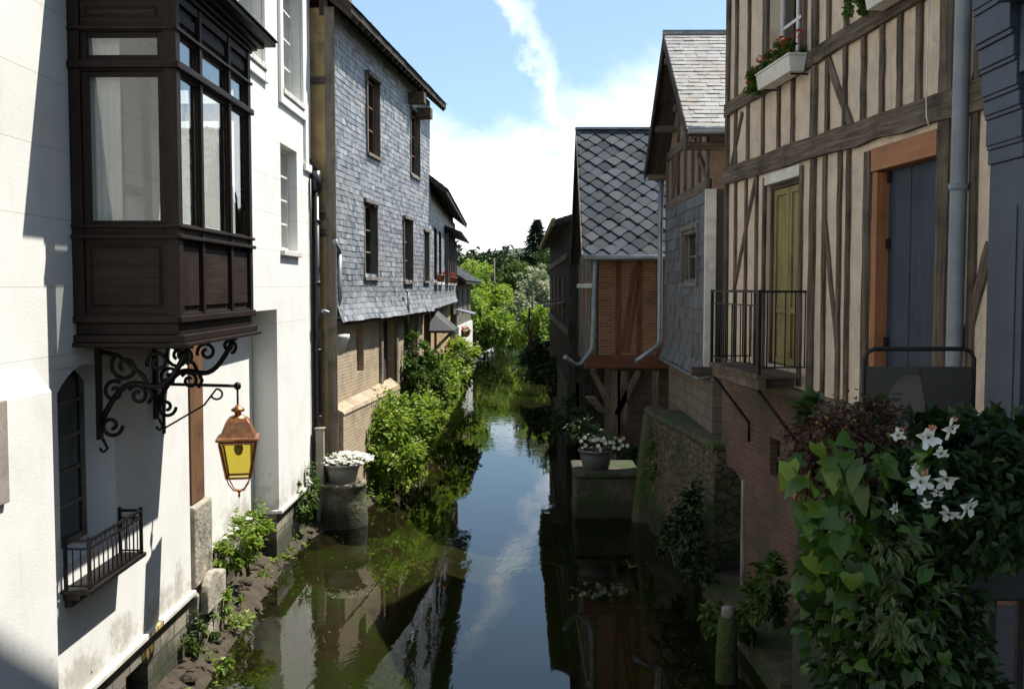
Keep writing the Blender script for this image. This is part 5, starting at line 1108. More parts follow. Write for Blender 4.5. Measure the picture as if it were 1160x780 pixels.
# ================================================================== RIGHT: gabled slate and brick house
def gabled_house():
    Xw, ya, yb = 2.80, 15.35, 19.75; f = Frame((Xw, ya), (Xw, yb), (-1, 0)); Lw = f.len
    e = thing('gabled_house', 'gabled house with slate-hung middle and deep overhanging verge, next to the timbered house', 'house', (Xw, 17.5, WATER))
    e_n = on_y(778, 147, 15.0); e_r = on_y(751, 40, 17.6); e_f = on_y(731, 197, 20.1)
    ze, zr = e_n.z, e_r.z; yr = 17.55; xv = 2.43
    w = f.px(776, 290)[0], f.px(793, 290)[0], f.px(784, 320)[1], f.px(784, 260)[1]; win = (min(w[:2]), max(w[:2]), w[2], w[3])
    zs0, zs1 = -1.3, 1.45; gz = lambda y: ze - .1 + (zr - ze) * (1 - abs(y - yr) / (yr - 15.0))
    k = MB(f); k.panel(0, Lw, zs0, zs1, [win], 0, -.25); wl = k.build('wall', M['slate_dark'], e)
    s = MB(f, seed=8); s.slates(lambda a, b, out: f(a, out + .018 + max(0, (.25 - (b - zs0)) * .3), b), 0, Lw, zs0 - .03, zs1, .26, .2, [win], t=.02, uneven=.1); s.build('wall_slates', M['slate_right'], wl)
    window(f, win[0], win[1], win[2], win[3], -.05, e, M['timber_grey'], M['darkglass'], 1, 2, .07, .03); 
    k = MB(f, True); k.panel(win[0] - .06, win[1] + .06, win[2] - .06, win[3] + .06, [(win[0] + .002, win[1] - .002, win[2] + .002, win[3] - .002)], .07, -.04); k.build('window_surround', M['timber_grey'], e)
    pl = MB(f); y0 = 0; pl.prism([(0, zs1 + .002), (Lw, zs1 + .002), (Lw, gz(ya + Lw) - .05), (yr - ya, zr - .15), (0, gz(ya) - .05)], -.25, -.01); pl.build('gable_wall', M['brownbrick'], e)
    def bm(name, u0, z0, u1, z1, w): k = MB(f, True, seed=int(u0 * 50)); k.bar((u0, .0, z0), (u1, .0, z1), w, .07, seg=6, wob=.1); k.build(name, M['post_grey'], e)
    bm('beam', 0, zs1 + .08, Lw, zs1 + .08, .15); bm('beam', .1, 2.45, Lw - .1, 2.45, .16)
    for u in (.1, .8, 1.45, 2.2, 2.95, 3.6, Lw - .1): bm('stud', u, zs1 + .16, u, min(gz(ya + u) - .1, 2.37), .11)
    for u in (1.45, 2.2, 2.95): bm('stud', u, 2.53, u, gz(ya + u) - .15, .11)
    bm('brace', .15, 1.65, 1.4, 2.4, .11); bm('brace', 3.1, 2.4, 3.55, 1.65, .1)
    k = MB(f); k.box(-.05, 0.03, -.1, .06, zs0, zs1); k.build('corner_board', M['trim'], e)
    k = MB(f); k.panel(-.1, Lw + .0, -2.35, zs0 - .002, [], -.06, -.3); k.build('block_wall', M['block'], e)
    k = MB(f); k.hexa([(0, -.05, zs0 - .05), (Lw, -.05, zs0 - .05), (Lw, .14, zs0 - .09), (0, .14, zs0 - .09)], [(0, -.05, zs0 - .01), (Lw, -.05, zs0 - .01), (Lw, .14, zs0 - .06), (0, .14, zs0 - .06)]); k.build('drip_board', M['zinc'], e)
    k = MB(); k.box(3.06, 8.5, ya, ya + .25, -4.9, ze - .1); k.box(3.06, 8.5, yb - .25, yb, -4.9, ze - .1); k.box(8.25, 8.5, ya + .26, yb - .26, -4.9, ze - .1); k.build('side_wall', M['brownbrick'], e)
    # roof, ridge running away from the canal
    th = .1
    for nm, y_e, s_ in (('near', 15.0, 1), ('far', 20.1, -1)):
        Lr = math.hypot(yr - y_e, zr - ze); dy, dz = (yr - y_e) / Lr, (zr - ze) / Lr; ny, nz_ = -dz * s_, abs(dy)
        k = MB(); yrr = yr - .001 * s_
        k.hexa([(xv, y_e, ze - th), (9, y_e, ze - th), (9, yrr, zr - th), (xv, yrr, zr - th)], [(xv, y_e, ze), (9, y_e, ze), (9, yrr, zr), (xv, yrr, zr)]); base = k.build('roof', M['darkplank'], e)
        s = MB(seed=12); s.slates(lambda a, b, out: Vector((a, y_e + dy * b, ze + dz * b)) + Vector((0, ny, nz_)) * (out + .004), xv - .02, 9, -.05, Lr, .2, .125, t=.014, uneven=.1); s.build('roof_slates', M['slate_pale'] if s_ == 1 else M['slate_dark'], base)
        v = MB(grain=True); v.hexa([(xv - .035, y_e, ze - .2), (xv - .002, y_e, ze - .2), (xv - .002, yrr, zr - .2), (xv - .035, yrr, zr - .2)], [(xv - .035, y_e, ze + .01), (xv - .002, y_e, ze + .01), (xv - .002, yrr, zr + .01), (xv - .035, yrr, zr + .01)]); v.build('verge_board', M['darkplank'], base)
    r = MB(); r.tube([(xv - .04, yr, zr + .02), (9, yr, zr + .02)], .06, 8); r.build('ridge_tile', M['zinc'], e)
    for y, z in ((15.35, ze - .0), (16.45, ze + .75), (yr, zr - .25), (18.65, ze + .75), (19.7, ze - .0)):
        p = MB(grain=True); p.box(xv + .0, 3.05, y - .07, y + .07, z - .16 - .08, z - .14); p.build('purlin', M['timber'], e)
    g = MB(); g.tube([(xv - .02, 14.95, ze - .02), (9, 14.95, ze - .02)], .05, 8); g.build('gutter', M['zinc'], e)
    g = MB(); c = on_x(752, 250, 2.72); yp = yb + .05
    g.tube([(2.70, yp, ze - .15), (2.68, yp, 1.3), (2.68, yp, -1.0), (2.64, yp, -1.15), (2.2, yp - .25, -1.42)], .05, 10); g.build('downpipe', M['zinc'], e)
gabled_house()

# ================================================================== RIGHT: brick house under diamond slates
def diamond_house():
    Yn, Yf = 22.0, 26.6; xc = 1.50; e = thing('diamond_roof_house', 'red brick house on posts under a steep roof of diamond slates', 'house', (2.4, 24, WATER))
    ze = on_y(700, 290, 21.6).z; y_e, yr, yb = 21.6, 24.15, 26.75; zr = on_y(690, 147, yr).z; xv = on_y(661, 288, y_e).x
    xr = 5.5
    F = Frame((xc, Yn), (xr, Yn), (0, -1)); G = Frame((xc, Yn), (xc, Yf), (-1, 0))
    zb = on_y(700, 402, Yn).z; zbb = on_y(700, 420, Yn).z
    k = MB(F); k.panel(0.17, 4, zb, ze + .05, [], -.03, -.25); k.build('brick_wall', M['redbrick'], e)
    def bm(name, u0, z0, u1, z1, w, m='redwood', o=-.02): kk = MB(F, True, seed=int(u0 * 40)); kk.bar((u0, o, z0), (u1, o, z1), w, .06, seg=6, wob=.08); kk.build(name, M[m], e)
    us = [on_y(x, 350, Yn).x - xc for x in (681, 700, 724, 746)]
    bm('post', .085, zb, .085, ze, .17, 'timber', -.08)
    for u in us[1:]: bm('stud', u, zb + .01, u, ze, .09, 'redwood')
    bm('brace', us[1] + .08, zb + .1, us[2] - .1, ze - .2, .07); bm('brace', us[2] - .03, ze - .5, us[1] + .2, zb + .05, .05)
    bm('beam', .16, ze - .02, 4, ze - .02, .12, 'timber')
    k = MB(F, True); k.box(-.12, 4, -.28, .03, zbb + .06, zb); k.build('sill_beam', M['redwood'], e, bevel=.012)
    # canal side: boards
    k = MB(G, True); n = 24
    for i in range(n): k.box(Lu * i / n + .003 if False else (Yf - Yn) * i / n + .003, (Yf - Yn) * (i + 1) / n - .003, -.12, -.01 + .008 * (i % 2), zbb + .02, ze + .1)
    k.build('board_wall', M['timber_grey'], e)
    gz = lambda y: ze + (zr - ze) * (1 - abs(y - yr) / (yr - y_e))
    k = MB(G); k.prism([(0, ze + .1), (Yf - Yn, ze + .1), (Yf - Yn, gz(Yf) - .1), (yr - Yn, zr - .15), (0, gz(Yn) - .1)], -.12, -.02); k.build('gable_boards', M['darkplank'], e)
    for u in (.8, 2.3): 
        k = MB(G, True); k.box(u, u + .6, -.009, .02, -.6, .3); k.build('shutter', M['redframe'], e)
    k = MB(G, True); k.box(-.1, Yf - Yn, -.05, .05, -.02, .08); k.build('beam', M['trim'], e)
    k = MB(); k.box(xr - .2, xr, Yn + .26, Yf, -4.9, ze); k.box(xc + .13, xr, Yf - .2, Yf, -4.9, ze); k.box(xc + .14, xr - .21, Yn + .0, Yf - .21, zbb + .08, zbb + .12); k.build('back_wall', M['darkplank'], e)
    # understorey: posts, brackets and a set-back wall
    k = MB(); k.box(2.15, xr - .22, 22.9, 23.1, -4.9, zbb); k.box(2.15, 2.3, 23.11, Yf - .22, -4.9, zbb); k.build('understorey_wall', M['block'], e)
    for x, b in ((697, 505), (705, 500), (742, 500)):
        p = on_y(x, 430, Yn + .15); k = MB(grain=True); k.bar((p.x, p.y, -3.6), (p.x, p.y, zbb), .2 if x != 742 else .12, .2, side=(0, 1, 0), seg=6, wob=.12); k.build('post', M['timber'], e)
    p = on_y(697, 430, Yn + .12)
    for s in (-1, 1):
        k = MB(grain=True); k.bar((p.x + .03 * s, p.y - .02 * s, -2.75), (p.x + s * .5, p.y - .02 * s, zbb), .12, .1, side=(0, 1, 0), seg=4, wob=.1); k.build('brace', M['timber'], e)
    k = MB(grain=True); q = on_y(671, 455, Yn - .1); k.hexa([(q.x - .15, q.y, q.z + .1), (q.x + .05, q.y - .1, q.z + .1), (q.x + .3, q.y + .1, q.z - .25), (q.x + .15, q.y + .25, q.z - .25)], [(q.x - .15, q.y, q.z + .13), (q.x + .05, q.y - .1, q.z + .13), (q.x + .3, q.y + .1, q.z - .22), (q.x + .15, q.y + .25, q.z - .22)]); k.build('plank', M['timber_grey'], e)
    # roof
    for y_s, s_ in ((y_e, 1), (yb, -1)):
        Lr = math.hypot(yr - y_s, zr - ze); dy, dz = (yr - y_s) / Lr, (zr - ze) / Lr; ny, nz_ = -dz * s_, abs(dy); yrr = yr - .001 * s_; th = .09
        k = MB(); k.hexa([(xv, y_s, ze - th), (xr + .3, y_s, ze - th), (xr + .3, yrr, zr - th), (xv, yrr, zr - th)], [(xv, y_s, ze), (xr + .3, y_s, ze), (xr + .3, yrr, zr), (xv, yrr, zr)]); base = k.build('roof', M['roofdark'], e)
        m = lambda a, b, out: Vector((a, y_s + dy * b, ze + dz * b)) + Vector((0, ny, nz_)) * (out + .006)
        s = MB(seed=2); W, H = .40, .36; rows = int(Lr / (H / 2)) + 1
        for j in range(rows + 1):
            b = j * H / 2; nn = int((xr + .3 - xv) / W) + 2
            for i in range(nn):
                a = xv + i * W + (W / 2 if j % 2 else 0) + s.r.uniform(-.014, .014); bb = b + s.r.uniform(-.022, .018); tn = s.r.random(); t = .035 * s.r.uniform(.7, 1.4)
                cl = lambda a_, b_, o: m(min(max(a_, xv), xr + .3), min(max(b_, -.04), Lr), o)
                top, lf, bt, rt = (a, bb + H * .52), (a - W * .5, bb), (a, bb - H * .52), (a + W * .5, bb)
                if lf[0] > xr + .3 or rt[0] < xv: continue
                chb = .12; P = [(a - W * .49, bb + .02), (a - W * .06, bb - H * .50), (a + W * .06, bb - H * .50), (a + W * .49, bb + .02), (a + W * .2, bb + H * .36), (a - W * .2, bb + H * .36)]
                o = lambda q: t * (1 - (q[1] - (bb - H * .5)) / (H * 1.05)) + .004
                T = [cl(q[0], q[1], o(q)) for q in P]; B = [cl(q[0], q[1], .0) for q in P]
                s.face(T, [(q[0], q[1]) for q in P], tn, local=False)
                for x in range(6): s.face([B[x], B[(x + 1) % 6], T[(x + 1) % 6], T[x]], None, tn * .6, local=False)
        s.build('roof_slates', M['diamond'], base)
        v = MB(grain=True); v.hexa([(xv - .04, y_s, ze - .18), (xv - .002, y_s, ze - .18), (xv - .002, yrr, zr - .18), (xv - .04, yrr, zr - .18)], [(xv - .04, y_s, ze + .03), (xv - .002, y_s, ze + .03), (xv - .002, yrr, zr + .03), (xv - .04, yrr, zr + .03)]); v.build('verge_board', M['timber_grey'] if s_ == 1 else M['darkplank'], base)
    r = MB(); r.box(xv - .05, xr + .3, yr - .1, yr + .1, zr + .0, zr + .05); r.build('ridge_tile', M['zinc'], e)
    g = MB(); g.tube([(xv, y_e - .05, ze - .03), (xr + .3, y_e - .05, ze - .03)], .055, 8); g.build('gutter', M['zinc'], e)
    g = MB(); a = on_y(674, 295, y_e); b = on_y(671, 388, y_e - .0); c = on_y(658, 412, y_e - .1); d = on_y(640, 404, y_e - .5)
    g.tube([a, (a.x, a.y, a.z - .2), b, b + Vector((-.02, 0, -.15)), c, (c.x - .12, c.y, c.z - .02), d], .045, 10); g.build('downpipe', M['zinc'], e)
diamond_house()

def dark_house():
    X = 1.28; G = Frame((X, 27.6), (X, 45.5), (-1, 0)); Lw = G.len; e = thing('plank_building', 'dark weathered plank building with a mossy roof edge behind the diamond-roofed house', 'building', (X, 36, WATER))
    zt = 1.75
    k = MB(G, True, seed=4); n = 70
    for i in range(n): k.box(Lw * i / n + .005, Lw * (i + 1) / n - .005, -.2, -.02 + .015 * (i % 2), -2.6, zt)
    k.build('plank_wall', M['darkplank'], e)
    k = MB(G); k.box(0, Lw, -.3, .03, -4.9, -2.601); k.build('stone_base', M['flowerstone'], e)
    for u in (3, 7, 11, 15):
        k = MB(G, True); k.box(u - .6, u + .6, -.01, .03, -.9, .3); k.build('shutter', M['timber'], e)
    for z in (.75, -1.3):
        k = MB(G, True); k.box(0, Lw, -.004, .06, z, z + .18); k.build('beam', M['timber'], e)
    for u in (2.0, 8.0):
        k = MB(G); k.hexa([(u, 0, -.45), (u + 1.4, 0, -.45), (u + 1.4, .6, -.6), (u, .6, -.6)], [(u, 0, -.41), (u + 1.4, 0, -.41), (u + 1.4, .6, -.56), (u, .6, -.56)]); k.build('canopy', M['timber_grey'], e)
    k = MB(G); k.box(0, .2, -5, -.21, -4.9, zt); k.box(Lw - .2, Lw, -5, -.21, -4.9, zt); k.box(.21, Lw - .21, -5, -4.8, -4.9, zt); k.build('back_wall', M['darkplank'], e)
    gable_roof(G, -.2, Lw + .2, .42, zt + .02, -2.4, 2.6, -5.3, M['mossroof'], e)
    k = MB(G); k.hexa([(-.25, .40, zt - .13), (Lw + .2, .40, zt - .13), (Lw + .2, .47, zt - .13), (-.25, .47, zt - .13)], [(-.25, .36, zt + .1), (Lw + .2, .36, zt + .1), (Lw + .2, .47, zt + .06), (-.25, .47, zt + .06)]); k.build('roof_edge', M['mossroof'], e)
dark_house()

# ================================================================== right quay, tub, post
def quay():
    e = thing('quay_wall', 'mossy stone quay wall below the gabled house', 'wall', (2.4, 16.5, WATER))
    k = MB(); ny, nz_ = 40, 22; y0, y1 = 14.25, 18.9; ztop = -2.3
    def q(i, j):
        y = y0 + (y1 - y0) * i / ny; t = j / nz_; z = -5.1 + (ztop + 5.1) * t + (.05 * noise.noise(Vector((y * 2, 5, 0))) if j == nz_ else 0)
        return (2.22 + .44 * (y1 - y) / (y1 - y0) + .08 * t + .11 * noise.noise(Vector((y * 1.7, z * 1.7, 2))) + .05 * noise.noise(Vector((y * 5, z * 5, 7))), y, z)
    for i in range(ny):
        for j in range(nz_): k.face([q(i, j), q(i + 1, j), q(i + 1, j + 1), q(i, j + 1)], smooth=True)
        a, b = q(i, nz_), q(i + 1, nz_); k.face([a, b, (3.1, b[1], b[2] - .02), (3.1, a[1], a[2] - .02)])
    for j in range(nz_):
        for i in (0, ny): a, b = q(i, j), q(i, j + 1); k.face([a, b, (3.1, b[1], b[2]), (3.1, a[1], a[2])])
    k.build('stone_face', M['rubblemoss'], e)
    # buttress at the far end
    k = MB(); pts = []
    k.hexa([(1.95, 18.5, -5.1), (2.7, 18.45, -5.1), (2.7, 19.3, -5.1), (1.98, 19.3, -5.1)], [(2.30, 18.62, -2.22), (2.7, 18.6, -2.22), (2.7, 19.2, -2.22), (2.32, 19.2, -2.22)]); k.build('buttress', M['mossstone'], e, bevel=.08)
    k = MB(); k.hexa([(2.70, 14.3, -2.29), (3.1, 14.3, -2.29), (3.1, 18.4, -2.29), (2.27, 18.4, -2.29)], [(2.70, 14.3, -2.2), (3.1, 14.3, -2.2), (3.1, 18.4, -2.2), (2.27, 18.4, -2.2)]); k.build('coping', M['mossstone'], e, bevel=.02)
    k = MB(); k.hexa([(2.62, 10.4, -5.2), (3.3, 10.4, -5.2), (3.1, 14.24, -5.2), (2.5, 14.24, -5.2)], [(2.68, 10.4, -4.06), (3.3, 10.4, -4.0), (3.1, 14.24, -3.95), (2.56, 14.24, -4.02)]); k.build('footing', M['mossstone'], e, bevel=.05)
    # low ledge and sloping coping nearer the bridge
    a = on_x(899, 660, 2.42); b = on_x(978, 730, 2.42)
    k = MB(); k.hexa([(2.42, b.y - .6, -5.1), (3.5, b.y - .6, -5.1), (3.3, a.y, -5.1), (2.42, a.y, -5.1)], [(2.42, b.y - .6, b.z - .08), (3.5, b.y - .6, b.z - .08), (3.3, a.y, a.z - .08), (2.42, a.y, a.z - .08)])
    o = k.build('buttress_wall', M['quaybrick'], None, (2.9, 8, WATER)); tag(o, 'low brick buttress with stone coping below the hanging vine', 'wall')
    k = MB(); k.box(2.38, 3.25, b.y - .6, a.y + .03, a.z - .078, a.z + .02); k.build('coping', M['mossstone'], o, bevel=.015)
    o.location = (0, 0, 0)
    me = o.data
    for v in me.vertices: v.co += Vector((2.9, 8, WATER))
    # stone block with zinc tub
    p0 = on_z(652, 586, WATER); p1 = on_z(718, 586, WATER); Y = p0.y; zt = on_y(690, 534, Y).z
    k = MB(); k.box(p0.x, p1.x + .1, Y, Y + 1.3, -5.1, zt - .12); k.box(p0.x - .02, p1.x + .12, Y - .02, Y + 1.3, WATER - .3, WATER + .16); k.box(p0.x - .04, p1.x + .12, Y - .04, Y + 1.32, zt - .119, zt)
    tag(k.build('stone_block', M['flowerstone'], None, (p0.x, Y, WATER), bevel=.04), 'mossy stone block at the water edge under the dark zinc tub', 'stone block')
    c = on_y(675, 532, Y + .35); c.z = zt; e = thing('flower_tub', 'dark zinc tub of white flowers on the mossy block below the brick house', 'planter', c)
    k = MB(); k.lathe(c, [(.24, 0), (.30, .25), (.33, .34), (.345, .34), (.345, .37), (.31, .37), (.30, .31)], 24); k.build('tub', M['tub_dark'], e)
    rr = random.Random(9); b = c + Vector((.04, 0, .46)); g = MB(); foliage(g, [(b, (.45, .4, .16)), (b + Vector((-.25, .2, .25)), (.3, .3, .3))], 900, .09, .05, rr); g.build('foliage', M['leaf_dark'], e)
    for i in range(24):
        p = b + Vector((rr.uniform(-.45, .62), rr.uniform(-.45, -.1), rr.uniform(-.04, .16))); g = MB()
        for k_ in range(6): an = k_ * 1.05; g.leaf(p, Vector((math.cos(an), -.35, math.sin(an))), Vector((0, -1, .2)), .042, .036, rr.random(), heart='petal')
        g.build('flower', M['petal_white'] if i % 12 else M['petal_pink'], e)
    # mossy mooring post
    p = on_z(826, 800, WATER); p = Vector((2.30, 11.0, WATER)); e = thing('mooring_post', 'stubby mossy mooring post with a metal cap at the foot of the brick wall', 'post', p)
    zt = on_y(824, 698, p.y).z; x = on_y(824, 720, p.y).x; p.x = x
    k = MB(); k.tube([(x, p.y, -5.1), (x - .01, p.y, WATER + .3), (x, p.y, zt)], .13, 12, taper=.10); k.build('shaft', M['mossstone'], e); k = MB(); k.lathe((x, p.y, zt), [(.07, -.05), (.07, .09), (.055, .11), (.0, .115)], 12); k.build('cap', M['concrete'], e)
    # plants on the quay
    S = lambda lab, x, y, Y, blobs, n, mat, seed, l=.1, w=.06, **kk: shrub('wall_plant', lab, 'plant', on_y(x, y, Y), [(on_y(bx, by, Y + dy), (rx, ry, rz)) for bx, by, dy, rx, ry, rz in blobs], n, l, w, mat, 'plants on the right quay', seed, **kk)
    S('ivy clump hanging on the mossy quay wall left of the arch', 770, 640, 13.9, [(775, 600, .6, .2, .8, .3), (790, 640, -.4, .22, .5, .28), (760, 620, .9, .2, .5, .25), (785, 570, .4, .15, .3, .3)], 1500, M['leaf_dark'], 31, .10, .07, stems=8, tall=10)
    S('leafy weed growing round the mossy mooring post', 830, 710, 11.5, [(812, 698, .3, .22, .3, .16), (845, 705, 0, .25, .3, .16), (868, 690, -.3, .16, .2, .25)], 900, M['leaf_mid'], 32, .11, .07, stems=8, tall=10)
    S('small sapling growing from the brick wall right of the arch', 865, 690, 10.9, [(872, 655, 0, .14, .2, .25), (860, 680, .1, .16, .2, .18)], 260, M['leaf_mid'], 33, .12, .075, stems=8, tall=8)
    S('fern tuft drooping over the quay coping', 740, 495, 18.2, [(742, 505, 0, .12, .5, .3), (745, 535, -.3, .10, .5, .35)], 700, M['leaf_mid'], 34, .08, .04, stems=4)
    S('low dark plants at the back of the zinc tub', 715, 525, 21.2, [(705, 515, 0, .5, .4, .3), (660, 480, .3, .35, .4, .4), (640, 470, 1.5, .5, .5, .4)], 1200, M['leaf_dark'], 35, .12, .07, stems=6)
    S('dark bush by the water under the plank building', 622, 440, 36, [(628, 425, 0, .5, 1.5, .6), (612, 418, 5, .6, 1.6, .6)], 1300, M['leaf_dark'], 36, .18, .12, stems=6)
quay()

# ================================================================== bridge end, railing, sign, planter
def foreground():
    br = thing('bridge', 'road bridge the view is taken from, out of frame below', 'bridge', (0, -1, -1.6))
    br['label'] = 'stone bridge and street terrace under the shop front and railing'
    k = MB(); k.box(-4.6, 1.6, -4, .45, -2.1, -1.6); k.box(3.4, 9, -4, 1.98, -3, -1.6); k.build('deck', M['oldstone'], br); k = MB(); k.box(1.61, 3.39, -4, 5.1, -5.2, -1.6); k.build('terrace', M['quaybrick'], br)
    k = MB(); k.box(-4.6, 1.6, -3.9, .3, -1.598, -1.58); k.box(1.75, 3.38, -3.9, 5.0, -1.598, -1.581); k.build('paving', M['asphalt'], br)
    # iron railing
    e = thing('railing', 'black iron railing carrying the flower planter in the bottom right corner', 'railing', (1.4, 2.72, -1.6))
    k = MB(); x0, x1 = 1.04, 3.3; Y = 2.78
    k.box(x0, x1, Y - .025, Y + .025, -.80, -.765); k.box(x0, x1, Y - .018, Y + .018, -1.5, -1.475); k.build('rail', M['iron'], e, bevel=.004)
    for i in range(20):
        x = x0 + .02 + i * .078; b = MB(); b.box(x - .009, x + .009, Y - .009, Y + .009, -1.6, -.80); b.build('baluster', M['iron'], e)
    # planter
    p = thing('planter', 'dark railing planter overflowing with trailing vine and white flowers', 'planter', (1.35, 2.6, -.75))
    k = MB(); k.hexa([(1.0, 2.45, -.76), (2.0, 2.45, -.76), (2.0, 2.68, -.76), (1.0, 2.68, -.76)], [(.97, 2.42, -.54), (2.03, 2.42, -.54), (2.03, 2.71, -.54), (.97, 2.71, -.54)]); k.build('trough', M['planter'], p, bevel=.008)
    rr = random.Random(77); Q = lambda x, y, Y=2.5: on_y(x, y, Y)
    # big heart leaves of the vine
    g = MB()
    for i in range(620):
        t = rr.random(); y = 500 + 300 * t; xm = 992 - 36 * math.sin(t * 2.2) + 45 * t; hwid = 72 + 12 * t; x = xm + rr.uniform(-hwid, hwid); Y = 2.28 + rr.random() * .4 + .06 * t
        d = Vector((rr.uniform(-1, .8), rr.uniform(-.8, .3), rr.uniform(-1.1, .25))); s = rr.uniform(.5, 1.0) * (1.2 if x < 985 and y < 700 else .8)
        g.leaf(Q(x, y, Y), d, Vector((rr.uniform(-.7, .5), rr.uniform(-.9, -.1), .8)),   .048 * s, .045 * s, max(0, min(1, rr.gauss(.5, .22) - .2 * t)), heart=True, fold=.22)
    for (x, y) in ((905, 540), (918, 560), (895, 560), (930, 520), (950, 545), (965, 585), (930, 600), (940, 640), (955, 680), (925, 585), (970, 530), (945, 620), (960, 650), (980, 560)):
        for _ in range(2): g.leaf(Q(x + rr.uniform(-18, 18), y + rr.uniform(-20, 14) - 14, 2.20 + rr.random() * .16), Vector((rr.uniform(-1, .7), rr.uniform(-.7, .1), rr.uniform(-.9, .05))), Vector((rr.uniform(-.9, .8), rr.uniform(-.9, -.1), rr.uniform(.3, 1))), rr.uniform(.032, .066), rr.uniform(.038, .056), rr.uniform(.3, 1), heart=True, fold=.3)
    g.build('vine_leaves', M['leaf_vine'], p)
    g = MB()
    for i in range(4):
        x = 945 + 34 * i; a = Q(x + 30, 560, 2.5); g.tube([a, Q(x + 10, 620, 2.4), Q(x, 700, 2.38), Q(x + rr.uniform(-15, 15), 790, 2.42)], .0022, 5)
    g.build('vine_stems', M['leaf_shade'], p)
    # narrow-leaved filler
    g = MB()
    foliage(g, [(Q(1040, 640, 2.55), (.16, .16, .2)), (Q(1060, 740, 2.55), (.15, .15, .2)), (Q(1010, 700, 2.5), (.15, .14, .22)), (Q(1090, 560, 2.5), (.22, .16, .10)), (Q(1020, 560, 2.5), (.18, .16, .1)), (Q(1140, 540, 2.5), (.16, .16, .13)), (Q(1010, 770, 2.5), (.14, .14, .15)), (Q(1090, 790, 2.6), (.1, .1, .14)), (Q(1120, 600, 2.36), (.16, .07, .10)), (Q(1075, 630, 2.4), (.1, .08, .12)), (Q(1150, 585, 2.36), (.1, .07, .08)), (Q(965, 760, 2.6), (.10, .12, .16)), (Q(950, 690, 2.65), (.08, .1, .16))], 8000, .042, .024, rr, clump=.3, per=18, shell=.3)
    g.build('filler_leaves', M['leaf_shade'], p)
    g = MB(); foliage(g, [(Q(1005, 610, 2.36), (.10, .07, .11)), (Q(1035, 690, 2.36), (.10, .07, .13)), (Q(995, 690, 2.36), (.08, .07, .12))], 420, .04, .015, rr, per=9)
    g.build('variegated_leaves', M['leaf_ivory'], p)
    # purple foliage with pale tips
    g = MB(); foliage(g, [(Q(945, 500, 2.5), (.11, .13, .10)), (Q(985, 480, 2.55), (.10, .12, .07)), (Q(920, 530, 2.45), (.07, .1, .09)), (Q(965, 525, 2.5), (.10, .12, .07))], 5200, .015, .012, rr, per=16, shell=.3); g.build('purple_foliage', M['leaf_purple'], p)
    g = MB(); foliage(g, [(Q(990, 476, 2.62), (.06, .1, .03)), (Q(930, 470, 2.55), (.05, .08, .04)), (Q(1100, 520, 2.55), (.2, .14, .10)), (Q(1060, 500, 2.6), (.15, .13, .07)), (Q(1150, 510, 2.6), (.15, .14, .1))], 1200, .05, .035, rr, per=14); g.build('upper_leaves', M['leaf_shade'], p)
    for (x, y, s, pk) in ((1050, 495, .8, 1), (1075, 484, .7, 1), (1066, 512, .5, 0), (1043, 545, .8, 1), (1072, 540, .85, 0), (1095, 571, .95, 0), (1076, 580, .7, 0), (1050, 570, .4, 0), (1036, 527, .4, 0), (1012, 575, .4, 1), (1018, 492, .5, 1), (1062, 556, .45, 0)):
        c = Q(x, y, 2.24 + rr.random() * .06); g = MB(); ax = Vector((rr.uniform(-.7, .7), -.8, rr.uniform(-.75, .1))).normalized(); u = ax.cross(Vector((0, 0, 1))).normalized(); v = ax.cross(u)
        for ring, (n, l, op) in enumerate(((5, .036, .35), (4, .030, .9), (3, .020, 1.8))):
            for k_ in range(n):
                a = 6.283 * k_ / n + ring * .6 + rr.uniform(-.3, .3); d = u * math.cos(a) + v * math.sin(a) + ax * (op + rr.uniform(-.2, .25)); g.leaf(c, d, ax, l * s * rr.uniform(.75, 1.2), .021 * s, rr.random(), fold=.25, heart='petal' if (k_ + ring) % 3 else False)
        fl = g.build('white_flower', M['petal_white'], p)
        g = MB(); [g.leaf(c + ax * .004, ax + Vector((rr.uniform(-.5, .5), 0, rr.uniform(-.5, .5))), Vector((0, 0, 1)), .012 * s, .004, .8) for _ in range(6)]; g.build('stamens', M['leaf_ivory'], fl)
        if pk: g = MB(); [g.leaf(c + Vector((.008, -.008, .022)) * s, Vector((rr.uniform(-.6, .8), -.4, rr.uniform(.1, 1))), ax, .018 * s, .013 * s, rr.random()) for _ in range(5)]; g.build('pink_bud', M['petal_pink'], fl)
    # advertising stand on the terrace
    Y = 5.0; a = on_y(978, 470, Y); b = on_y(1102, 470, Y); zt = on_y(1040, 395, Y).z; s = thing('sign_stand', 'black tubular sign stand holding a dark portrait poster in front of the blue door', 'sign', ((a.x + b.x) / 2, Y, -1.58))
    r_ = .05; k = MB(); k.tube([(a.x, Y, -1.58), (a.x, Y, zt - r_), (a.x + r_ * .3, Y, zt - r_ * .3), (a.x + r_, Y, zt), (b.x - r_, Y, zt), (b.x - r_ * .3, Y, zt - r_ * .3), (b.x, Y, zt - r_), (b.x, Y, -1.58)], .011, 8); k.box(a.x - .02, b.x + .02, Y - .2, Y + .2, -1.6, -1.57); k.build('tube_frame', M['iron'], s)
    zp = on_y(1040, 415, Y).z; k = MB(); k.box(a.x + .012, b.x - .012, Y - .008, Y + .01, -1.3, zp); pb = k.build('poster_board', M['poster'], s)
    c_ = on_y(1024, 452, Y); ell = lambda x, z, rx, rz, n=20, a0=0: [(x + rx * math.cos(a0 + t * 6.2832 / n), z + rz * math.sin(a0 + t * 6.2832 / n)) for t in range(n)]
    k = MB(); k.prism([(x, min(z, zp - .02)) for x, z in ell(c_.x + .03, c_.z - .06, .125, .185)], Y - .0105, Y - .0085); k.build('printed_face', M['face_print'], pb)
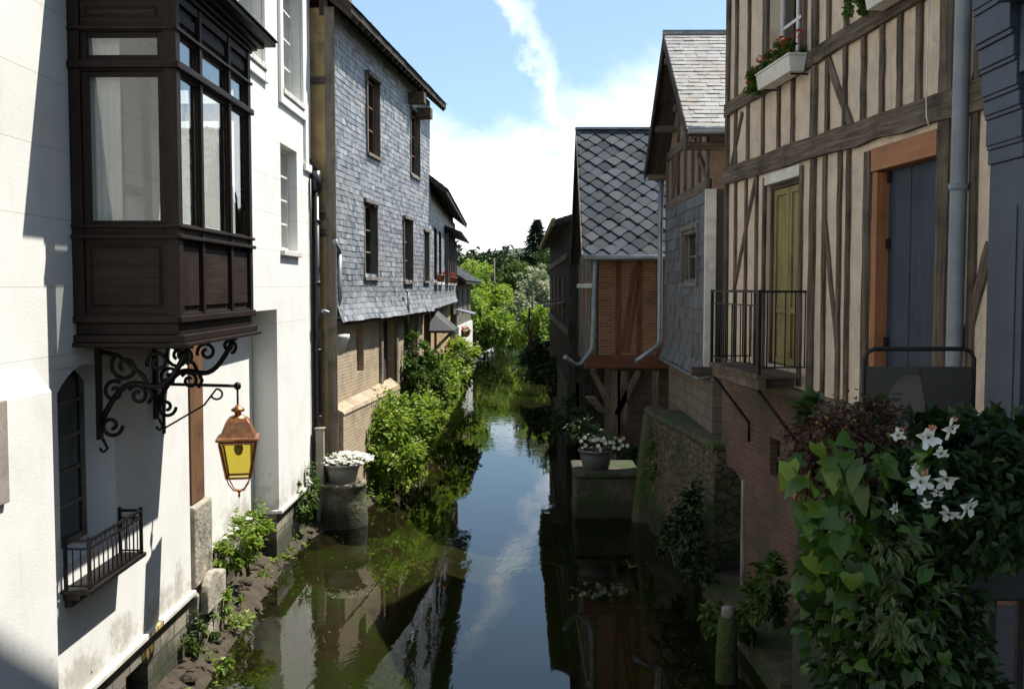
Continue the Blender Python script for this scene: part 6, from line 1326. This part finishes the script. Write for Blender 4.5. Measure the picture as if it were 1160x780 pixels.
    for dx in (-.045,): k = MB(); k.prism(ell(c_.x + dx, c_.z + .0, .026, .011, 12), Y - .0125, Y - .0108); k.prism([(c_.x + dx - .034, c_.z + .022), (c_.x + dx + .034, c_.z + .024), (c_.x + dx + .02, c_.z + .034), (c_.x + dx - .02, c_.z + .032)], Y - .0125, Y - .0108); k.build('printed_eye', M['face_dark'], pb)
    k = MB(); k.prism([(c_.x + .07, zp - .021), (c_.x + .17, zp - .021), (c_.x + .17, c_.z - .25), (c_.x + .10, c_.z - .2), (c_.x + .10, c_.z - .03)], Y - .0145, Y - .0127); k.build('printed_hair', M['face_dark'], pb)
foreground()

# ================================================================== trees at the end of the canal
def trees():
    T = lambda nm, lab, x, Y, h, bl, n, l, w, mat, seed, **k: tree(nm, lab, (x - 590) / 1160 * Y, Y, -3.3, h, [(on_y(bx, by, Y + dy), (rx, ry, rz)) for bx, by, dy, rx, ry, rz in bl], n, l, w, mat, seed, group='trees beyond the houses', **k)
    T('willow_tree', 'bright green rounded tree at the left bend of the canal', 555, 66, 5.5, [(555, 350, 0, 1.9, 1.9, 1.7), (548, 372, -2, 1.7, 1.7, 1.3), (562, 372, -3, 1.2, 1.3, 1.2), (566, 335, 1, 1.1, 1.2, .9), (543, 345, 1, 1.2, 1.4, 1.1)], 7500, .30, .2, M['leaf_lime'], 41)
    T('leafy_tree', 'mid green tree pressed against the shed roof on the left', 536, 60, 6, [(534, 330, 0, 1.0, 1.8, 1.6), (528, 350, -3, 1.0, 1.6, 1.2), (536, 312, 3, 1.2, 1.6, 1.0)], 4600, .28, .18, M['leaf_lime'], 42)
    T('leafy_tree', 'dark rounded tree behind the bright tree, left of the tall conifer', 548, 98, 8.5, [(540, 308, 0, 3.2, 2.6, 1.9), (560, 306, 2, 2.8, 2.6, 1.7), (578, 312, 0, 2.3, 2.4, 1.6), (552, 330, -3, 3, 2.5, 1.8)], 6500, .42, .28, M['leaf_dark'], 43)
    T('leafy_tree', 'broad dark tree closing the view between the two banks', 588, 92, 7.5, [(588, 322, 0, 2.5, 2.4, 1.9), (580, 345, -2, 2.4, 2.2, 1.6), (596, 345, -3, 2.2, 2, 1.6), (585, 365, -6, 2, 1.6, 1.1)], 5600, .4, .26, M['leaf_mid'], 44)
    T('blossom_tree', 'tree dusted with cream blossom on the right bank', 606, 58, 5.5, [(606, 330, 0, 1.0, 1.3, 1.0), (596, 348, -1, 1.0, 1.2, .9), (612, 350, 0, 1.0, 1.2, .9), (602, 318, 1, .8, 1.0, .7), (614, 315, 1, .7, .9, .7)], 3800, .24, .16, M['blossom'], 45)
    T('leafy_tree', 'green bush tree overhanging the water on the right bank', 604, 52, 4, [(602, 372, 0, 1.1, 1.4, .8), (613, 365, 0, .9, 1.3, .9), (594, 380, 1, .8, 1.1, .6), (608, 392, -1, 1.1, 1.2, .55)], 4600, .22, .15, M['leaf_lime'], 46)
    T('leafy_tree', 'low dark bush at the right foot of the far canal', 600, 45, 3, [(604, 405, 0, .6, 1.2, .5), (612, 398, 0, .5, 1.2, .5)], 1400, .2, .13, M['leaf_dark'], 47)
    T('leafy_tree', 'tall bright shrub beside the plank building', 618, 62, 6, [(618, 305, 0, .5, 1.3, 1.6), (617, 335, -1, .6, 1.3, 1.5)], 1800, .24, .15, M['leaf_mid'], 48)
    # conifer
    x, Y = (608 - 590) / 1160 * 96, 96; top = on_y(608, 250, Y).z; z0 = -3; e = thing('conifer_tree', 'tall dark conifer rising above the other trees', 'tree', (x, Y, z0), 'trees beyond the houses')
    t = MB(); t.tube([(x, Y, z0), (x, Y, top - .2)], .28, 8, taper=.03); t.build('trunk', M['bark'], e); rr = random.Random(50); c = MB(); c.r = rr; h = top - z0
    for j in range(38):
        tt = j / 37; zz = z0 + 1.5 + (h - 1.5) * tt; rad = 3.3 * (1 - tt) ** .85 + .12
        for k in range(int(20 - 10 * tt)):
            a = rr.uniform(0, 6.28); ln = rad * rr.uniform(.6, 1.15)
            for m in range(9):
                q = ln * (m + .5) / 9; p = Vector((x + math.cos(a) * q, Y + math.sin(a) * q, zz - .28 * q + rr.uniform(-.05, .1)))
                c.leaf(p, Vector((math.cos(a + rr.uniform(-.9, .9)), math.sin(a + rr.uniform(-.9, .9)), rr.uniform(-.6, .1))), Vector((0, 0, 1)), .42, .24, rr.random())
    c.build('crown', M['leaf_con'], e)
    # far wood as one mass
    g = MB(); rr = random.Random(61)
    for i in range(46):
        x = -70 + 140 * i / 45; Y = rr.uniform(150, 200); h = rr.uniform(5, 8.5); foliage(g, [((x, Y, h * .25), (3.6, 3.2, h * .75))], 230, .9, .6, rr, per=20)
    tag(g.build('far_wood', M['leaf_dark'], None), 'distant dark line of woodland below the hills', 'woodland', kind='stuff')
    # lone dead pole among the trees
    p = on_y(560, 325, 88); k = MB(); k.tube([(p.x, 88, -3), (p.x, 88, on_y(561, 292, 88).z)], .09, 7, taper=.06); tag(k.build('pole', M['timber_grey'], None, (p.x, 88, -3)), 'thin bare pole among the trees at the end of the canal', 'pole')
trees()
